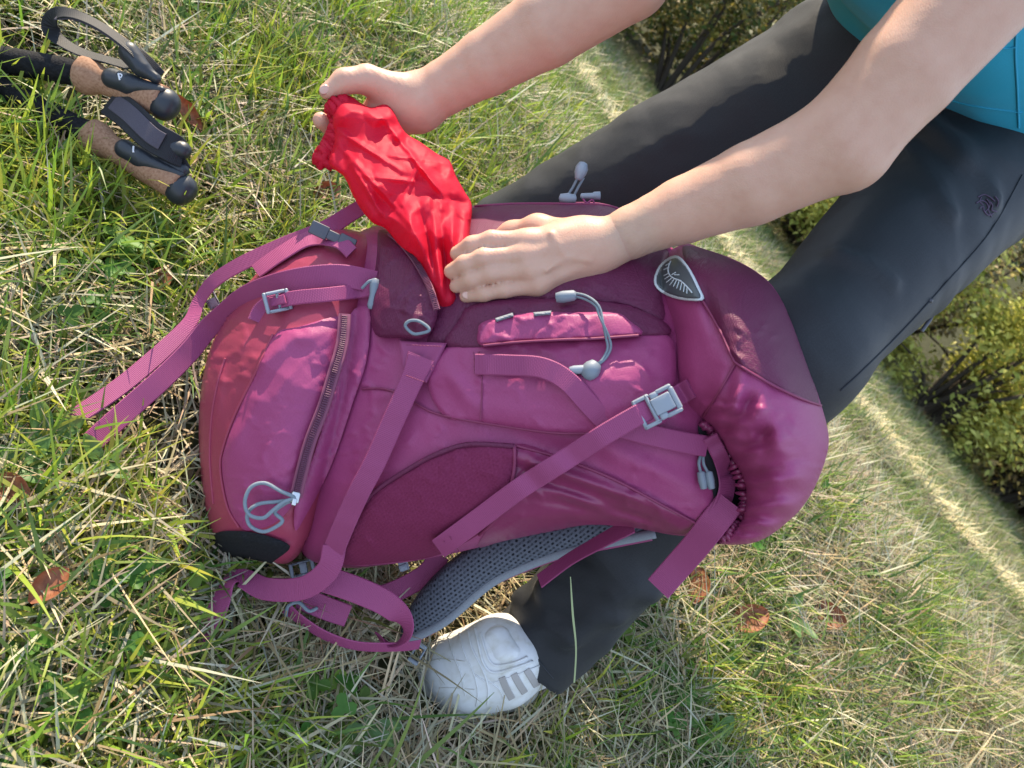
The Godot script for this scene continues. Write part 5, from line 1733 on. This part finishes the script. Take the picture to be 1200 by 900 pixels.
func pole(label: String, back: Array, mid: Array, tip: Array, z: float, k: float, mark: String) -> void:
	var a := at(back[0], back[1], z - 0.030)
	var b := at(mid[0], mid[1], z)
	var c := at(tip[0], tip[1], z - 0.004)
	var t := thing("trekking_pole", label, "trekking pole", b, "pair of trekking poles")
	var n := (EYE - b).normalized()
	# ribbed foam below the grip
	var p := PackedVector2Array([Vector2(0, 0.0001), Vector2(0.0005, 0.0145)])
	var l := a.distance_to(b)
	var i := 0
	while i * 0.004 < l - 0.002:
		p.append(Vector2(0.001 + i * 0.004, 0.0147 + (0.0006 if i % 2 else 0.0)))
		i += 1
	p.append(Vector2(l, 0.0155)); p.append(Vector2(l + 0.0005, 0.0001))
	put("foam_grip", lathe(a, b, p, 18), M.foam, t)
	var back_dir := (a - b).normalized()
	put("shaft", lathe(a + back_dir * 0.5, a + back_dir * -0.01, PackedVector2Array([Vector2(0, 0.008), Vector2(0.51, 0.009)]), 14), M.pole_shaft, t)
	# cork grip: a collar, a waist, a swell
	var g := b.distance_to(c)
	put("cork_grip", lathe(b - (c - b).normalized() * 0.002, c, pg([0, 0.001, 0.0, 0.016, 0.004, 0.0205, 0.014, 0.0210, 0.022, 0.0185, 0.030, 0.0150, 0.045, 0.0145, 0.062, 0.0156, 0.078, 0.0172, g - 0.006, 0.0182, g, 0.0178, g + 0.001, 0.001]), 22, n, 0.92), M.cork, t)
	var d := (c - b).normalized()
	var up := n.cross(d).normalized()
	var ids := -1.0 if up.dot(at(0, -100, 1) - at(0, 0, 1)) > 0 else 1.0
	var hi := -up * ids      # towards the top of the sheet
	put("grip_cap", lathe(c - d * 0.006 - hi * 0.001, c + d * 0.03 - hi * 0.010, pg([0, 0.001, 0.0, 0.0180, 0.005, 0.0187, 0.011, 0.0180, 0.016, 0.0152, 0.0195, 0.011, 0.0215, 0.006, 0.022, 0.0005]), 20, n, 0.9), M.pole_plastic, t)
	# strap wedge with the side's letter
	var wf := Field.new()
	var w0 := b.lerp(c, 0.36) + n * 0.011 + hi * 0.006
	wf.bone(w0, w0 + d * 0.022, 0.0115, 0.0115, 0.005)
	wf.bone(w0 + d * 0.022, b.lerp(c, 0.92) + n * 0.012 + hi * 0.012, 0.0115, 0.004, 0.004)
	var wedge := put("strap_wedge", net(wf, 0.002), M.pole_plastic, t)
	var tm := TextMesh.new()
	tm.text = mark
	var sf := SystemFont.new()
	sf.font_names = PackedStringArray(["Droid Sans"])
	sf.font_weight = 700
	tm.font = sf
	tm.font_size = 16
	tm.pixel_size = 0.00062
	tm.depth = 0.0024
	var letter := put("side_letter", tm, M.print, wedge)
	var xx := (d * 0.9 + hi * 0.3).normalized()
	xx = (xx - n * xx.dot(n)).normalized()
	var nn := (n + hi * 0.35).normalized()
	xx = (xx - nn * xx.dot(nn)).normalized()
	letter.transform = whole(wedge).affine_inverse() * Transform3D(Basis(xx, nn.cross(xx), nn), w0 + d * 0.009 + nn * 0.0136)
	# wrist strap
	if mark == "R":
		var loop := [[186, 90, z - 0.01, 20], [170, 72, z - 0.02, 30], [152, 55, z - 0.03, 55], [120, 32, z - 0.035, 62], [90, 18, z - 0.03, 60], [68, 16, z - 0.02, 50], [59, 28, z - 0.01, 20], [66, 44, z - 0.002, -40], [92, 60, z - 0.002, -60], [125, 70, z - 0.004, -65], [155, 78, z - 0.008, -60]]
		put("wrist_strap", loose_band(loop, 0.019), M.strap_black, t)
		var pad := []
		for i2 in range(2, 6):
			var q: Array = loop[i2]
			pad.append([q[0] - 1, q[1] + 3, q[2] - 0.001, q[3]])
		put("strap_padding", loose_band(pad, 0.012), M.strap_grey, t)
		var knot := Field.new()
		knot.bone(at(152, 62, z - 0.022), at(166, 80, z - 0.02), 0.012, 0.010, 0.004)
		knot.bone(at(163, 78, z - 0.02), at(183, 92, z - 0.016), 0.008, 0.006, 0.004)
		put("strap_buckle", net(knot, 0.0025), M.pole_plastic, t)
	else:
		put("wrist_strap", loose_band([[128, 118, z - 0.01, 0], [150, 134, z - 0.022, 5], [176, 158, z - 0.026, 0], [200, 172, z - 0.022, -10], [215, 180, z - 0.012, -30]], 0.034), M.strap_black, t)
		put("strap_padding", loose_band([[133, 119, z - 0.013, 0], [152, 134, z - 0.025, 5], [176, 157, z - 0.029, 0], [190, 166, z - 0.027, 0]], 0.020), M.strap_grey, t)
		put("wrist_strap", loose_band([[160, 128, z - 0.005, 40], [180, 150, z - 0.016, 50], [205, 180, z - 0.012, 30], [218, 200, z - 0.006, 10]], 0.014), M.strap_black, t)
		var knot := Field.new()
		knot.bone(at(198, 172, z - 0.012), at(214, 176, z - 0.012), 0.012, 0.010, 0.004)
		knot.bone(at(190, 190, z - 0.010), at(214, 200, z - 0.008), 0.008, 0.008, 0.004)
		put("strap_buckle", net(knot, 0.0025), M.pole_plastic, t)

# ---------------------------------------------------------------- fallen leaves and weeds
func curled_leaf(s: Shape, o: Vector3, along: Vector3, up: Vector3, length: float, width: float, curl: float) -> void:
	var side := along.cross(up).normalized()
	var n := 9
	var m := 6
	var first := s.v.size()
	for i in n + 1:
		var f := float(i) / n
		var w := width * 0.5 * pow(sin(PI * clampf(f * 0.94 + 0.03, 0, 1)), 0.75)
		for j in m + 1:
			var g := (float(j) / m - 0.5) * 2.0
			var bend := curl * g
			var wob := 0.06 * length * noise.get_noise_2d(f * 3.0 + o.x * 90.0, g * 2.0)
			s.vert(o + along * (f - 0.5) * length + side * w * sin(bend) / maxf(curl, 0.01) + up * (w * (1.0 - cos(bend)) / maxf(curl, 0.01) + wob + 0.15 * length * (f - 0.5) * (f - 0.5)))
	for i in n:
		for j in m:
			var a := first + i * (m + 1) + j
			s.quad(a, a + m + 1, a + m + 2, a + 1)

func make_leaves() -> void:
	for q in [
		[57, 686, 0.029, 0.022, 1.3, 100, "large russet fallen leaf curled on the grass by the black patch", 0.030],
		[8, 573, 0.026, 0.022, 1.0, 40, "small brown fallen leaf cut by the left edge", 0.02],
		[217, 131, 0.030, 0.014, 1.2, 10, "narrow orange brown fallen leaf by the trekking pole's cap", 0.02],
		[187, 328, 0.022, 0.016, 1.0, 120, "small dark red fallen leaf above the drooping strap ends", 0.015],
		[876, 726, 0.034, 0.022, 1.1, 60, "brown fallen leaf on matted straw right of the trouser leg", 0.015],
		[816, 686, 0.028, 0.020, 1.2, 110, "dark rusty fallen leaf just below the hanging lid strap", 0.015],
		[969, 721, 0.028, 0.018, 1.0, 20, "small brown fallen leaf farthest right on the meadow", 0.015],
		[383, 225, 0.022, 0.016, 1.1, 80, "small dark brown fallen leaf beside the red rain cover", 0.015]]:
		var ray := (at(q[0], q[1], 1.0) - EYE).normalized()
		var d := 0.4
		while (EYE + ray * d).y > ground_y((EYE + ray * d).x, (EYE + ray * d).z) + float(q[7]) + 0.022 and d < 5.0:
			d += 0.004
		var o := EYE + ray * d
		var up := (Vector3.UP + (EYE - o).normalized() * 0.9).normalized()
		var along := Vector3.RIGHT.rotated(Vector3.UP, deg_to_rad(q[5]))
		along = (along - up * along.dot(up)).normalized()
		var t := thing("fallen_leaf", q[6], "leaf", o, "fallen leaves on the meadow")
		var s := Shape.new()
		var k := d / 0.9
		curled_leaf(s, o, along, up, q[2] * k * 1.5, q[3] * k * 1.6, q[4])
		put("blade", s.done(), M.dry_leaf, t)
		put("stalk", cord(PackedVector3Array([o + along * float(q[2]) * k * 0.6, o + along * float(q[2]) * k * 0.85 + Vector3(0, -0.006, 0)]), 0.0007, 5), M.dry_leaf, t)

func ground_hit(x: float, y: float, lift: float) -> Vector3:
	var ray := (at(x, y, 1.0) - EYE).normalized()
	var d := 0.4
	while (EYE + ray * d).y > ground_y((EYE + ray * d).x, (EYE + ray * d).z) + lift and d < 5.0:
		d += 0.004
	return EYE + ray * d

func make_weeds() -> void:
	rng.seed = 41
	var spots := [
		[52, 520, 5, 0.036, "light green broad leaved weed by the left edge below the strap ends"],
		[22, 548, 4, 0.034, "dark green broad leaved weed cut by the left edge above the brown leaf"],
		[120, 545, 4, 0.030, "low green weed just below the pink strap ends"],
		[430, 856, 5, 0.034, "bright green rosette of leaves at the lower edge left of the shoe"],
		[836, 868, 5, 0.040, "leafy green weed at the lower edge right of the trouser leg"],
		[925, 722, 4, 0.050, "dark green weed on matted straw right of the brown leaf"]]
	for q in spots:
		var o := ground_hit(q[0], q[1], 0.03)
		var t := thing("broadleaf_weed", q[4], "weed", o, "weeds in the grass")
		var n: int = q[2]
		for k in n:
			var w := TAU * k / n + rng.randf_range(-0.4, 0.4)
			var along := Vector3(cos(w), rng.randf_range(0.15, 0.6), sin(w)).normalized()
			var up := (Vector3.UP - along * along.y).normalized()
			var l: float = q[3] * rng.randf_range(0.75, 1.2)
			var s := Shape.new()
			curled_leaf(s, o + along * l * 0.55, along, up, l, l * 0.5, 0.5)
			put("leaf", s.done(), M.weed_leaf, t)
	# one pale blade standing before the trouser leg
	var b := thing("grass_stalk", "single pale grass blade standing in front of the dark trouser leg", "grass blade", at(675, 800, 0.80))
	put("blade", band_mesh(smooth3(PackedVector3Array([at(668, 676, 0.735), at(670, 720, 0.755), at(674, 760, 0.775), at(672, 800, 0.80)])), smooth3(PackedVector3Array([at(669, 676, 0.735), at(672.5, 720, 0.755), at(676, 760, 0.775), at(674, 800, 0.80)])), 0.0004), M.stalk, b)
